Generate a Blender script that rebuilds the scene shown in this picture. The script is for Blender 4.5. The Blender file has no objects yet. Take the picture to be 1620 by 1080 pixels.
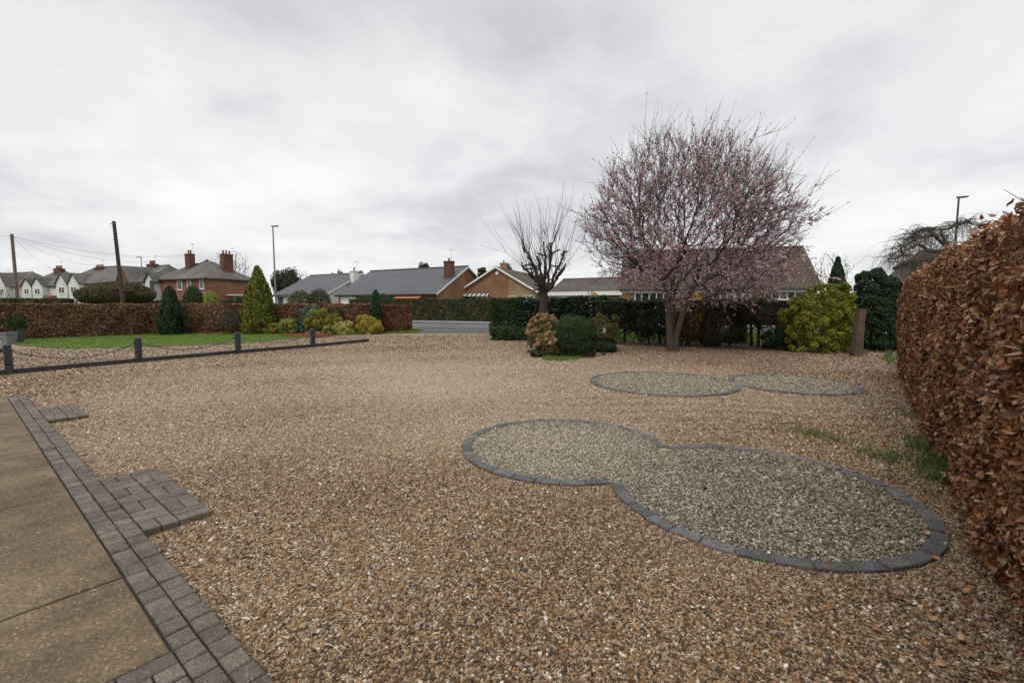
import bpy, math, random
import numpy as np
from mathutils import Vector
R = math.radians
rng = np.random.default_rng(7)
random.seed(7)

# ------------------------------------------------------------ camera, world, sun, exposure
F, CAMH, PITCH = 720.0, 1.6, math.atan(59 / 720.0)      # focal length in photo pixels (1620 wide)
sc = bpy.context.scene
C = sc.collection
cd = bpy.data.cameras.new("camera"); cam = bpy.data.objects.new("camera", cd); C.objects.link(cam)
cd.sensor_width = 36; cd.lens = 36 * F / 1620; cd.clip_start = 0.05; cd.clip_end = 3000
cam.location = (0, 0, CAMH); cam.rotation_euler = (math.pi / 2 - PITCH, 0, 0)
sc.camera = cam

SUN_EL, SUN_AZ = R(52), R(205)                          # azimuth clockwise from +y
world = bpy.data.worlds.new("World"); sc.world = world; world.use_nodes = True
wt = world.node_tree; wt.nodes.clear()
def wn(t, **k):
    n = wt.nodes.new(t)
    for a, b in k.items(): setattr(n, a, b)
    return n
wl = wt.links.new
sky = wn('ShaderNodeTexSky', sky_type='NISHITA', sun_disc=False, sun_elevation=SUN_EL, sun_rotation=SUN_AZ)
bg1 = wn('ShaderNodeBackground'); bg1.inputs[1].default_value = 0.1; wl(sky.outputs[0], bg1.inputs[0])
tc = wn('ShaderNodeTexCoord'); sp = wn('ShaderNodeSeparateXYZ'); wl(tc.outputs['Generated'], sp.inputs[0])
def wm(op, a, b=None):
    n = wn('ShaderNodeMath', operation=op)
    for i, v in enumerate((a, b)):
        if v is None: continue
        if isinstance(v, (int, float)): n.inputs[i].default_value = v
        else: wl(v, n.inputs[i])
    return n.outputs[0]
zc = wm('MAXIMUM', sp.outputs[2], 0.0)
den = wm('ADD', zc, 0.22)
cb = wn('ShaderNodeCombineXYZ')
wl(wm('DIVIDE', sp.outputs[0], den), cb.inputs[0]); wl(wm('DIVIDE', sp.outputs[1], den), cb.inputs[1])
def wnoise(scale, detail, dist, rough=0.55, off=0.0):
    m = wn('ShaderNodeMapping'); m.inputs['Location'].default_value = (off, off * .7, 0); wl(cb.outputs[0], m.inputs[0])
    n = wn('ShaderNodeTexNoise'); n.inputs['Scale'].default_value = scale; n.inputs['Detail'].default_value = detail
    n.inputs['Roughness'].default_value = rough; n.inputs['Distortion'].default_value = dist
    wl(m.outputs[0], n.inputs['Vector']); return n.outputs[0]
cl = wm('ADD', wm('MULTIPLY', wnoise(0.75, 5, 0.2, .5, 3.1), 0.60), wm('MULTIPLY', wnoise(2.2, 7, 0.25, .58, 8.0), 0.40))
rp = wn('ShaderNodeValToRGB'); wl(cl, rp.inputs[0])
e = rp.color_ramp.elements
e[0].position = .33; e[0].color = (.59, .595, .62, 1)
e[1].position = .64; e[1].color = (1.0, 1.0, 1.0, 1)
x = e.new(.50); x.color = (.865, .87, .88, 1)
# CIE overcast: zenith brighter than the horizon
hi = wm('MAXIMUM', wm('SUBTRACT', zc, 0.52), 0.0)
grad = wm('ADD', wm('ADD', wm('MULTIPLY', zc, -.20), 1.06), wm('MULTIPLY', hi, 2.6))
bg2 = wn('ShaderNodeBackground'); wl(rp.outputs[0], bg2.inputs[0]); wl(grad, bg2.inputs[1])
mx = wn('ShaderNodeMixShader'); mx.inputs[0].default_value = 0.93
wl(bg1.outputs[0], mx.inputs[1]); wl(bg2.outputs[0], mx.inputs[2])
wo = wn('ShaderNodeOutputWorld'); wl(mx.outputs[0], wo.inputs[0])

sd = bpy.data.lights.new("sun", 'SUN'); so = bpy.data.objects.new("sun", sd); C.objects.link(so)
sd.energy = 1.3; sd.angle = R(25); sd.color = (1, .97, .93)
sv = Vector((math.sin(SUN_AZ) * math.cos(SUN_EL), math.cos(SUN_AZ) * math.cos(SUN_EL), math.sin(SUN_EL)))
so.rotation_euler = sv.to_track_quat('Z', 'Y').to_euler()
sc.view_settings.view_transform = 'Standard'; sc.view_settings.look = 'None'
sc.view_settings.gamma = 1; sc.view_settings.exposure = 0.0

# ------------------------------------------------------------ helpers
CT, ST = math.cos(PITCH), math.sin(PITCH)
def ray(px, py):
    u = (px - 810) / F; v = (540 - py) / F
    return np.array([u, CT + v * ST, -ST + v * CT])
def G(px, py, z=0.0):                       # photo pixel on the plane at height z -> world
    d = ray(px, py); t = (z - CAMH) / d[2]
    return np.array([d[0] * t, d[1] * t, z])
def P(px, py, dist):                        # photo pixel at depth y=dist -> world
    d = ray(px, py); t = dist / d[1]
    return np.array([d[0] * t, dist, CAMH + d[2] * t])
def nz(v):
    v = np.asarray(v, float); return v / (np.linalg.norm(v) + 1e-12)

OFF = {}
def tag(o, label=None, cat=None, group=None, kind=None):
    if label: o['label'] = label
    if cat: o['category'] = cat
    if group: o['group'] = group
    if kind: o['kind'] = kind
    return o
def thing(name, label, cat, loc, group=None):
    o = bpy.data.objects.new(name, None); C.objects.link(o); o.location = loc; o.empty_display_size = .2
    OFF[o.name] = np.array(loc, float)
    return tag(o, label, cat, group)
def link_mesh(name, me, mat, parent):
    o = bpy.data.objects.new(name, me); C.objects.link(o)
    if mat: me.materials.append(mat)
    if parent:
        o.parent = parent; OFF[o.name] = OFF[parent.name]
    else: OFF[o.name] = np.zeros(3)
    return o
def fast_mesh(name, verts, tris=None, quads=None, mat=None, parent=None, smooth=False):
    v = np.asarray(verts, np.float32)
    if parent: v = v - OFF[parent.name].astype(np.float32)
    me = bpy.data.meshes.new(name)
    t = np.zeros((0, 3), np.int32) if tris is None else np.asarray(tris, np.int32)
    q = np.zeros((0, 4), np.int32) if quads is None else np.asarray(quads, np.int32)
    loops = np.concatenate([t.ravel(), q.ravel()])
    tot = np.concatenate([np.full(len(t), 3), np.full(len(q), 4)]).astype(np.int32)
    st = np.concatenate([[0], np.cumsum(tot)[:-1]]).astype(np.int32)
    me.vertices.add(len(v)); me.vertices.foreach_set('co', v.ravel())
    me.loops.add(len(loops)); me.loops.foreach_set('vertex_index', loops.astype(np.int32))
    me.polygons.add(len(tot)); me.polygons.foreach_set('loop_start', st); me.polygons.foreach_set('loop_total', tot)
    if smooth: me.polygons.foreach_set('use_smooth', np.ones(len(tot), bool))
    me.update(calc_edges=True); me.validate()
    return link_mesh(name, me, mat, parent)

class MB:
    """collects faces, builds ONE mesh with metre UVs per face"""
    def __init__(s): s.v = []; s.f = []
    def face(s, pts):
        n = len(s.v); s.v += [tuple(p) for p in pts]; s.f.append(tuple(range(n, n + len(pts)))); return s
    def poly(s, vs, fs):
        n = len(s.v); s.v += [tuple(p) for p in vs]; s.f += [tuple(i + n for i in f) for f in fs]; return s
    def hexa(s, b, t):                      # bottom 4 pts, top 4 pts
        return s.poly(list(b) + list(t), [(3, 2, 1, 0), (4, 5, 6, 7), (0, 1, 5, 4), (1, 2, 6, 5), (2, 3, 7, 6), (3, 0, 4, 7)])
    def obox(s, o, d, n, u, L, D, H):       # oriented box, corner o
        o, d, n, u = [np.asarray(a, float) for a in (o, d, n, u)]
        b = [o, o + d * L, o + d * L + n * D, o + n * D]
        return s.hexa(b, [p + u * H for p in b])
    def box(s, c, sx, sy, sz):
        x, y, z = c
        return s.obox((x - sx / 2, y - sy / 2, z), (1, 0, 0), (0, 1, 0), (0, 0, 1), sx, sy, sz)
    def prism(s, pts, z0, z1):
        n = len(pts); b = [(p[0], p[1], z0) for p in pts]; t = [(p[0], p[1], z1) for p in pts]
        return s.poly(b + t, [tuple(range(n - 1, -1, -1)), tuple(range(n, 2 * n))] + [(i, (i + 1) % n, n + (i + 1) % n, n + i) for i in range(n)])
    def tube(s, pts, rad, k=8, cap=True):
        pts = [np.asarray(p, float) for p in pts]
        if not hasattr(rad, '__len__'): rad = [rad] * len(pts)
        vs = []; up = None
        for i, p in enumerate(pts):
            t = nz(pts[min(i + 1, len(pts) - 1)] - pts[max(i - 1, 0)])
            if up is None: up = np.array([1., 0, 0]) if abs(t[0]) < .8 else np.array([0, 1., 0])
            a = nz(np.cross(t, up)); b = np.cross(a, t); up = b
            for j in range(k):
                an = 2 * math.pi * j / k; vs.append(p + rad[i] * (math.cos(an) * a + math.sin(an) * b))
        fs = [(i * k + j, i * k + (j + 1) % k, (i + 1) * k + (j + 1) % k, (i + 1) * k + j) for i in range(len(pts) - 1) for j in range(k)]
        if cap: fs += [tuple(range(k - 1, -1, -1)), tuple(range((len(pts) - 1) * k, len(pts) * k))]
        return s.poly(vs, fs)
    def build(s, name, mat, parent=None, smooth=False, bevel=0):
        v = np.array(s.v, float)
        off = OFF[parent.name] if parent else np.zeros(3)
        me = bpy.data.meshes.new(name); me.from_pydata([tuple(p) for p in v - off], [], s.f)
        uv = me.uv_layers.new(name='UVMap')
        for p in me.polygons:
            n = np.array(p.normal)
            if abs(n[2]) < .98: u = nz(np.cross((0, 0, 1), n)); w = np.cross(n, u)
            else: u = np.array([1., 0, 0]); w = np.array([0, 1., 0])
            for li in p.loop_indices:
                q = v[me.loops[li].vertex_index]; uv.data[li].uv = (float(q @ u), float(q @ w))
            p.use_smooth = smooth
        o = link_mesh(name, me, mat, parent)
        if bevel:
            b = o.modifiers.new('bevel', 'BEVEL'); b.width = bevel; b.segments = 2; b.limit_method = 'ANGLE'
        return o

# ------------------------------------------------------------ materials
def newmat(name):
    m = bpy.data.materials.new(name); m.use_nodes = True; nt = m.node_tree
    return m, nt, nt.nodes['Principled BSDF']
def N(nt, t, inp=None, **k):
    n = nt.nodes.new(t)
    for a, b in k.items(): setattr(n, a, b)
    for a, b in (inp or {}).items():
        if hasattr(b, 'is_output'): nt.links.new(b, n.inputs[a])
        else: n.inputs[a].default_value = b
    return n
def ramp(nt, fac, stops, interp='LINEAR'):
    r = N(nt, 'ShaderNodeValToRGB'); nt.links.new(fac, r.inputs[0]); cr = r.color_ramp; cr.interpolation = interp
    while len(cr.elements) > 1: cr.elements.remove(cr.elements[-1])
    cr.elements[0].position = stops[0][0]; cr.elements[0].color = (*stops[0][1], 1)
    for p, c in stops[1:]:
        q = cr.elements.new(p); q.color = (*c, 1)
    return r.outputs[0]
def mul(c, k): return tuple(min(1, max(0, a * k)) for a in c)
def mixc(nt, fac, a, b, mode='MIX'):
    n = N(nt, 'ShaderNodeMix', data_type='RGBA', blend_type=mode)
    for s, v in ((0, fac), (6, a), (7, b)):
        if hasattr(v, 'is_output'): nt.links.new(v, n.inputs[s])
        else: n.inputs[s].default_value = v if not isinstance(v, tuple) or len(v) == 4 else (*v, 1)
    return n.outputs[2]
def objco(nt): return N(nt, 'ShaderNodeTexCoord').outputs['Object']
def geopos(nt): return N(nt, 'ShaderNodeNewGeometry').outputs['Position']
def noise(nt, vec, scale, detail=4, rough=.6):
    return N(nt, 'ShaderNodeTexNoise', {'Vector': vec, 'Scale': scale, 'Detail': detail, 'Roughness': rough}).outputs[0]
def bump(nt, h, b, strength=.4, dist=.02):
    n = N(nt, 'ShaderNodeBump', {'Strength': strength, 'Distance': dist, 'Height': h}); nt.links.new(n.outputs[0], b.inputs['Normal'])

def plain(name, col, rough=.6, var=.15, scale=6, metal=0, spec=.4, bumps=0):
    m, nt, b = newmat(name)
    f = noise(nt, objco(nt), scale)
    c = ramp(nt, f, [(.3, mul(col, 1 - var)), (.7, mul(col, 1 + var))]); nt.links.new(c, b.inputs['Base Color'])
    b.inputs['Roughness'].default_value = rough; b.inputs['Metallic'].default_value = metal; b.inputs['Specular IOR Level'].default_value = spec
    if bumps: bump(nt, noise(nt, objco(nt), scale * 8), b, bumps, .01)
    return m
def leafmat(name, cols, trans=.25, rough=.55, patch=.22, pscale=2.0, spec=.25):
    m, nt, b = newmat(name)
    rnd = N(nt, 'ShaderNodeNewGeometry').outputs['Random Per Island']
    n = len(cols); c = ramp(nt, rnd, [(i / max(1, n - 1), cols[i]) for i in range(n)])
    f = noise(nt, geopos(nt), pscale, 3)
    k = ramp(nt, f, [(.3, (1 - patch,) * 3), (.7, (1 + patch,) * 3)])
    c = mixc(nt, 1.0, c, k, 'MULTIPLY')
    nt.links.new(c, b.inputs['Base Color']); b.inputs['Roughness'].default_value = rough; b.inputs['Specular IOR Level'].default_value = spec
    tr = N(nt, 'ShaderNodeBsdfTranslucent', {'Color': c}); ms = N(nt, 'ShaderNodeMixShader', {0: trans})
    nt.links.new(b.outputs[0], ms.inputs[1]); nt.links.new(tr.outputs[0], ms.inputs[2])
    nt.links.new(ms.outputs[0], nt.nodes['Material Output'].inputs[0]); return m
def brick(name, c1, c2, mortar, bw=.225, bh=.075, ms=.008, rough=.85, var=.3, pat=.6, bmp=.3):
    m, nt, b = newmat(name)
    uv = N(nt, 'ShaderNodeTexCoord').outputs['UV']
    t = N(nt, 'ShaderNodeTexBrick', {'Vector': uv, 'Color1': (*c1, 1), 'Color2': (*c2, 1), 'Mortar': (*mortar, 1), 'Scale': 1.0,
          'Mortar Size': ms, 'Mortar Smooth': .2, 'Bias': 0.0, 'Brick Width': bw, 'Row Height': bh})
    k = ramp(nt, noise(nt, geopos(nt), pat, 5), [(.3, (1 - var,) * 3), (.7, (1 + var * .6,) * 3)])
    nt.links.new(mixc(nt, 1, t.outputs[0], k, 'MULTIPLY'), b.inputs['Base Color']); b.inputs['Roughness'].default_value = rough
    b.inputs['Specular IOR Level'].default_value = .25
    inv = N(nt, 'ShaderNodeMath', {0: 1.0, 1: t.outputs['Fac']}, operation='SUBTRACT').outputs[0]
    bump(nt, inv, b, bmp, .01); return m
def glassmat(name, col=(.02, .025, .03)):
    m, nt, b = newmat(name); b.inputs['Base Color'].default_value = (*col, 1); b.inputs['Roughness'].default_value = .05
    b.inputs['Specular IOR Level'].default_value = .6; return m
STONES = [(0, (.035, .024, .015)), (.16, (.084, .041, .017)), (.38, (.180, .094, .038)), (.58, (.252, .148, .064)), (.73, (.292, .200, .108)), (.82, (.21, .168, .122)), (.91, (.345, .272, .185)), (.98, (.51, .45, .36)), (1, (.62, .58, .50))]
BEDST = [(0, (.022, .020, .017)), (.25, (.065, .055, .040)), (.45, (.125, .102, .066)), (.62, (.185, .155, .105)), (.80, (.24, .205, .145)), (.94, (.33, .29, .215)), (1, (.54, .50, .42))]
def groundgravel(name, stops, pale_mix, pale_amt, scale=52):
    m, nt, b = newmat(name); pos = geopos(nt)
    wob = N(nt, 'ShaderNodeVectorMath', {0: pos, 1: N(nt, 'ShaderNodeVectorMath', {0: N(nt, 'ShaderNodeTexNoise', {'Vector': pos, 'Scale': 30.0}).outputs['Color'], 'Scale': .012}, operation='SCALE').outputs[0]}, operation='ADD').outputs[0]
    vo = N(nt, 'ShaderNodeTexVoronoi', {'Vector': wob, 'Scale': float(scale), 'Randomness': 1.0}, feature='F1')
    sep = N(nt, 'ShaderNodeSeparateColor', {0: vo.outputs['Color']})
    c = ramp(nt, sep.outputs[0], stops)
    big = N(nt, 'ShaderNodeTexVoronoi', {'Vector': wob, 'Scale': scale * .38, 'Randomness': 1.0}, feature='F1')
    bs = N(nt, 'ShaderNodeSeparateColor', {0: big.outputs['Color']})
    pick = N(nt, 'ShaderNodeMath', {0: bs.outputs[1], 1: .72}, operation='GREATER_THAN').outputs[0]
    c = mixc(nt, pick, c, ramp(nt, bs.outputs[0], stops))
    # wear: patches where pale dust and fresh stone lie, and scuffed tracks
    f1 = noise(nt, pos, .42, 4); mp = N(nt, 'ShaderNodeMapping', {'Vector': pos, 'Scale': (.35, 2.2, 1), 'Rotation': (0, 0, R(12))}).outputs[0]
    f2 = noise(nt, mp, 1.1, 4)
    ff = N(nt, 'ShaderNodeMath', {0: N(nt, 'ShaderNodeMath', {0: f1, 1: f2}, operation='ADD').outputs[0], 1: .5}, operation='MULTIPLY').outputs[0]
    k = ramp(nt, ff, [(.36, (.80, .76, .72)), (.5, (1, 1, 1)), (.64, (1.16, 1.16, 1.14))])
    c = mixc(nt, 1, c, k, 'MULTIPLY')
    c = mixc(nt, 1, c, ramp(nt, noise(nt, pos, 8, 7, .75), [(.32, (.74, .72, .70)), (.5, (1, 1, 1)), (.68, (1.28, 1.27, 1.25))]), 'MULTIPLY')
    # dusty pale mid-drive, with light falloff towards the edges painted in
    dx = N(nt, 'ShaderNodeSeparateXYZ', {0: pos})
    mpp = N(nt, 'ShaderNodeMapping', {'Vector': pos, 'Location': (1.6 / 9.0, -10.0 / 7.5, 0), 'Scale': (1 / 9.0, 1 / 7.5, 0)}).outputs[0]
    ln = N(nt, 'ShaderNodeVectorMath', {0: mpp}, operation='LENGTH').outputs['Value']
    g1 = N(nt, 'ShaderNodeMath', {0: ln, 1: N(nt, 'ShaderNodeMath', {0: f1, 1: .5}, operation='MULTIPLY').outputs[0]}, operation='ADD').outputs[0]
    amt = ramp(nt, g1, [(.25, (pale_amt,) * 3), (1.0, (pale_amt * .35,) * 3)])
    c = mixc(nt, amt, c, pale_mix)
    nt.links.new(c, b.inputs['Base Color']); b.inputs['Roughness'].default_value = .75; b.inputs['Specular IOR Level'].default_value = .3
    h = N(nt, 'ShaderNodeMath', {0: 1.0, 1: N(nt, 'ShaderNodeMath', {0: vo.outputs['Distance'], 1: 1.2}, operation='MULTIPLY').outputs[0]}, operation='SUBTRACT').outputs[0]
    bump(nt, h, b, .9, .012); return m
def stonemat(name, stops):
    m, nt, b = newmat(name)
    a = N(nt, 'ShaderNodeAttribute', attribute_type='INSTANCER', attribute_name='tint')
    c = ramp(nt, a.outputs['Fac'], stops)
    du = N(nt, 'ShaderNodeAttribute', attribute_type='INSTANCER', attribute_name='pale_mix')
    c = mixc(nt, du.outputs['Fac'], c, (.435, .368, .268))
    k = ramp(nt, noise(nt, geopos(nt), 160, 3), [(.3, (.8,) * 3), (.7, (1.18,) * 3)])
    nt.links.new(mixc(nt, 1, c, k, 'MULTIPLY'), b.inputs['Base Color']); b.inputs['Roughness'].default_value = .6; b.inputs['Specular IOR Level'].default_value = .35
    return m

M = {}
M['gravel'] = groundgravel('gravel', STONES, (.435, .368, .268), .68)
M['bedgravel'] = groundgravel('bed_gravel', BEDST, (.36, .325, .255), .4)
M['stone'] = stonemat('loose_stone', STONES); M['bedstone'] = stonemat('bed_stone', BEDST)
def grassmat(name, a, b_, c):
    m, nt, b = newmat(name); f = noise(nt, geopos(nt), 1.2, 6); g = noise(nt, geopos(nt), 40, 3)
    col = ramp(nt, f, [(.3, a), (.5, b_), (.7, c)]); col = mixc(nt, 1, col, ramp(nt, g, [(.3, (.7,) * 3), (.7, (1.25,) * 3)]), 'MULTIPLY')
    nt.links.new(col, b.inputs['Base Color']); b.inputs['Roughness'].default_value = .9; bump(nt, g, b, .6, .03); return m
M['grass'] = grassmat('rough_grass', (.05, .085, .018), (.075, .12, .025), (.10, .13, .035))
M['lawn'] = grassmat('mown_lawn', (.08, .165, .026), (.10, .20, .032), (.125, .225, .042))
M['soil'] = plain('soil', (.055, .038, .026), .95, .4, 5, bumps=.8)
M['mulch'] = leafmat('red_bark', [(.20, .055, .02), (.30, .09, .035), (.26, .12, .06)], 0, .9)
M['asphalt'] = plain('asphalt', (.085, .085, .088), .36, .22, 1.2, spec=.5)
M['tarmac'] = plain('tarmac_apron', (.06, .058, .058), .8, .25, 2.5, bumps=.4)
M['pavement'] = plain('pavement', (.27, .265, .25), .8, .12, 1.5)
M['kerb'] = plain('kerb', (.17, .168, .16), .8, .15, 3)
def slabmat():
    m, nt, b = newmat('paving_slab'); pos = geopos(nt)
    f = noise(nt, pos, 1.6, 6, .65); c = ramp(nt, f, [(.28, (.068, .048, .030)), (.48, (.112, .080, .048)), (.60, (.152, .112, .066)), (.75, (.20, .155, .095))])
    v = N(nt, 'ShaderNodeTexVoronoi', {'Vector': pos, 'Scale': 95.0}); s = N(nt, 'ShaderNodeSeparateColor', {0: v.outputs['Color']})
    sp_ = ramp(nt, s.outputs[0], [(0, (.72,) * 3), (.5, (1,) * 3), (.9, (1.25,) * 3), (.965, (1.5,) * 3), (1, (2.6, 2.4, 2.0))])
    c = mixc(nt, 1, c, sp_, 'MULTIPLY'); nt.links.new(c, b.inputs['Base Color']); b.inputs['Roughness'].default_value = .8; b.inputs['Specular IOR Level'].default_value = .25
    bump(nt, noise(nt, pos, 140, 4), b, .5, .006); return m
M['slab'] = slabmat()
def blockmat(name, lo, hi):
    m, nt, b = newmat(name); pos = geopos(nt)
    rnd = N(nt, 'ShaderNodeNewGeometry').outputs['Random Per Island']
    c = ramp(nt, rnd, [(0, lo), (.6, tuple((p + q) / 2 for p, q in zip(lo, hi))), (1, hi)])
    c = mixc(nt, 1, c, ramp(nt, noise(nt, pos, 9, 6, .7), [(.3, (.68,) * 3), (.7, (1.28,) * 3)]), 'MULTIPLY')
    s = N(nt, 'ShaderNodeSeparateColor', {0: N(nt, 'ShaderNodeTexVoronoi', {'Vector': pos, 'Scale': 150.0}).outputs['Color']})
    c = mixc(nt, 1, c, ramp(nt, s.outputs[0], [(0, (.75,) * 3), (.6, (1,) * 3), (.97, (1.3,) * 3), (1, (2.6, 2.5, 2.2))]), 'MULTIPLY')
    nt.links.new(c, b.inputs['Base Color']); b.inputs['Roughness'].default_value = .75; b.inputs['Specular IOR Level'].default_value = .3
    bump(nt, noise(nt, pos, 120, 4), b, .5, .005); return m
M['block'] = blockmat('block_paver', (.082, .067, .055), (.138, .112, .088))
M['sett'] = blockmat('grey_sett', (.066, .065, .064), (.122, .118, .112))
M['dirt'] = plain('joint_dirt', (.022, .019, .015), .95, .3, 8)
M['brown_twig'] = plain('brown_twig', (.085, .052, .033), .9, .3, 20, bumps=.8)
M['bark'] = plain('grey_bark', (.085, .068, .052), .9, .35, 9, bumps=.9)
M['bark_dark'] = plain('dark_bark', (.042, .032, .027), .9, .35, 9, bumps=.9)
M['plumbark'] = plain('plum_bark', (.050, .036, .033), .85, .3, 12, bumps=.6)
M['trunkbark'] = plain('plum_trunk_bark', (.078, .058, .042), .9, .35, 7, bumps=.9)
M['beech'] = leafmat('beech_leaf', [(.060, .022, .011), (.14, .046, .017), (.23, .082, .030), (.29, .12, .046), (.35, .185, .083), (.47, .33, .20)], .15, .45, .2, 3.5, .4)
M['beechfar'] = leafmat('beech_leaf_far', [(.09, .042, .023), (.16, .080, .042), (.225, .125, .068), (.33, .21, .125)], .15, .6, .3, 1.2)
M['beechend'] = leafmat('beech_leaf_end', [(.12, .048, .030), (.19, .082, .050), (.25, .125, .075)], .15, .6, .3, 1.2)
def greens(k, a): return [mul(k, .55), mul(k, .85), k, mul(k, 1 + a)]
M['darkgreen'] = leafmat('dark_green_leaf', greens((.026, .045, .020), .6))
M['conifer'] = leafmat('conifer_green', greens((.022, .046, .018), .6))
M['gold'] = leafmat('golden_thuja', [(.045, .065, .012), (.085, .108, .015), (.145, .155, .018), (.24, .23, .03)])
M['privetgold'] = leafmat('golden_privet', [(.05, .066, .009), (.115, .128, .013), (.215, .215, .02), (.36, .335, .033)])
M['hedgegreen'] = leafmat('hedge_green', greens((.036, .062, .018), .6))
M['boxgreen'] = leafmat('box_green', greens((.036, .062, .020), .5), pscale=5)
M['limegreen'] = leafmat('lime_green', [(.09, .125, .022), (.18, .215, .036), (.28, .30, .06), (.42, .42, .13)])
M['olive'] = leafmat('olive_leaf', greens((.075, .078, .026), .5))
M['greyolive'] = leafmat('grey_olive_leaf', greens((.066, .064, .038), .5))
M['oliveyellow'] = leafmat('olive_yellow_leaf', [(.08, .085, .016), (.17, .155, .024), (.27, .235, .035), (.36, .28, .05)])
M['bluegreen'] = leafmat('blue_green_leaf', [(.02, .045, .03), (.04, .085, .055), (.075, .135, .095), (.14, .19, .14)], spec=.5, rough=.4)
M['paleyellow'] = leafmat('pale_yellow_leaf', [(.16, .15, .025), (.31, .28, .05), (.45, .39, .09), (.52, .47, .16)])
M['goldorange'] = leafmat('gold_orange_leaf', [(.15, .115, .018), (.31, .23, .03), (.43, .34, .05), (.50, .42, .09)])
M['hydrangea'] = leafmat('dried_hydrangea', [(.15, .095, .035), (.29, .18, .08), (.40, .26, .13), (.46, .33, .19)])
M['hydleaf'] = leafmat('hydrangea_leaf', [(.09, .08, .02), (.16, .13, .035), (.22, .16, .06)])
M['brownhedge'] = leafmat('brown_twiggy_leaf', [(.034, .028, .018), (.058, .045, .026), (.05, .055, .024), (.08, .06, .035)])
M['laurel'] = leafmat('laurel_leaf', greens((.020, .034, .018), .7), rough=.35, spec=.5)
M['forsythia'] = leafmat('forsythia_flower', [(.45, .30, .01), (.62, .42, .012), (.5, .4, .05)])
M['redbrown'] = leafmat('russet_leaf', [(.06, .035, .018), (.10, .05, .025), (.07, .06, .022)])
M['rust'] = leafmat('orange_flowers', [(.26, .09, .02), (.40, .16, .04), (.2, .13, .03)])
M['blossom'] = leafmat('plum_blossom', [(.26, .14, .16), (.45, .255, .285), (.59, .39, .42), (.69, .52, .54), (.78, .67, .675)], .4, .7, .15, .8)
M['farleaf'] = leafmat('distant_leaf', greens((.05, .062, .034), .5))
M['pineleaf'] = leafmat('pine_leaf', greens((.032, .042, .022), .5))
M['blade'] = leafmat('grass_blade', [(.11, .175, .03), (.155, .235, .042), (.21, .28, .065)], .35)
M['weed'] = leafmat('weed_blade', [(.06, .10, .024), (.095, .145, .034), (.15, .19, .055)], .35)
M['petal'] = leafmat('fallen_petal', [(.30, .14, .17), (.42, .23, .25), (.5, .34, .34)], .2)
M['charcoal'] = plain('charcoal_paint', (.030, .032, .037), .55, .2, 5, spec=.4)
M['rail'] = plain('charcoal_board', (.030, .030, .034), .6, .25, 4)
M['chain'] = plain('grey_chain', (.07, .07, .075), .45, .2, 20, .6)
M['sleeper'] = plain('old_sleeper', (.085, .055, .036), .9, .35, 4, bumps=.8)
M['plank'] = plain('edging_plank', (.19, .15, .11), .9, .25, 4, bumps=.6)
M['polewood'] = plain('pole_wood', (.052, .035, .030), .85, .3, 2, bumps=.5)
M['polewood2'] = plain('weathered_pole', (.16, .105, .085), .85, .25, 2)
M['galv'] = plain('galvanised_steel', (.20, .205, .21), .5, .1, 3, .5)
M['lampgrey'] = plain('lamp_grey', (.09, .09, .10), .5, .1, 3, .4)
M['wire'] = plain('black_wire', (.05, .05, .055), .6, .1, 3)
M['white'] = plain('white_paint', (.74, .73, .71), .5, .06, 2)
M['render'] = plain('white_render', (.62, .61, .585), .9, .10, .8, bumps=.2)
M['cream'] = plain('cream_render', (.52, .50, .45), .9, .1, .8)
M['redbrick'] = brick('red_brick', (.29, .112, .070), (.225, .083, .052), (.22, .15, .11))
M['orangebrick'] = brick('orange_brick', (.275, .128, .072), (.215, .098, .056), (.26, .18, .12))
M['ochrebrick'] = brick('ochre_brick', (.31, .205, .095), (.25, .155, .07), (.30, .24, .15))
M['chimneybrick'] = brick('chimney_brick', (.16, .062, .042), (.115, .045, .033), (.13, .10, .08))
M['slate'] = brick('grey_slate', (.125, .126, .135), (.108, .109, .118), (.045, .046, .05), .33, .36, .05, .6, .15, .3, 1.0)
M['slateweath'] = brick('weathered_slate', (.155, .147, .135), (.12, .108, .098), (.045, .043, .042), .28, .22, .018, .8, .4, .35, .5)
M['browntile'] = brick('brown_tile', (.112, .080, .054), (.082, .058, .041), (.030, .024, .022), .30, .34, .04, .8, .25, .5, .8)
M['greytile'] = brick('grey_brown_tile', (.12, .10, .088), (.095, .08, .072), (.034, .03, .028), .30, .32, .03, .8, .25, .5, .6)
M['redtile'] = brick('red_hung_tile', (.20, .07, .05), (.16, .055, .04), (.07, .035, .03), .2, .15, .015)
M['lead'] = plain('lead_flashing', (.16, .165, .17), .6, .1, 2)
M['pot'] = plain('clay_pot', (.20, .075, .045), .8, .2, 4)
M['glass'] = glassmat('window_glass'); M['darkframe'] = plain('dark_frame', (.05, .052, .06), .5, .1, 3)
M['bluedoor'] = plain('slate_blue_door', (.055, .065, .10), .5, .1, 3)
M['gutter'] = plain('dark_gutter', (.03, .03, .033), .5, .1, 3)
M['awning'] = plain('orange_awning', (.42, .12, .045), .8, .15, 3)
def stripes():
    m, nt, b = newmat('striped_awning'); uv = N(nt, 'ShaderNodeTexCoord').outputs['UV']
    w = N(nt, 'ShaderNodeTexWave', {'Vector': uv, 'Scale': .55}); nt.links.new(ramp(nt, w.outputs[1], [(0, (.55, .54, .5)), (.5, (.08, .09, .1))], 'CONSTANT'), b.inputs['Base Color']); b.inputs['Roughness'].default_value = .9; return m
M['stripe'] = stripes()
M['planter'] = plain('grey_planter', (.17, .18, .185), .6, .15, 5)
M['darkplanter'] = plain('dark_planter', (.055, .058, .064), .6, .15, 5)
M['black'] = plain('black_metal', (.018, .018, .02), .45, .2, 8)
M['rock'] = plain('rock', (.11, .085, .07), .9, .3, 6, bumps=.7)
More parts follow.
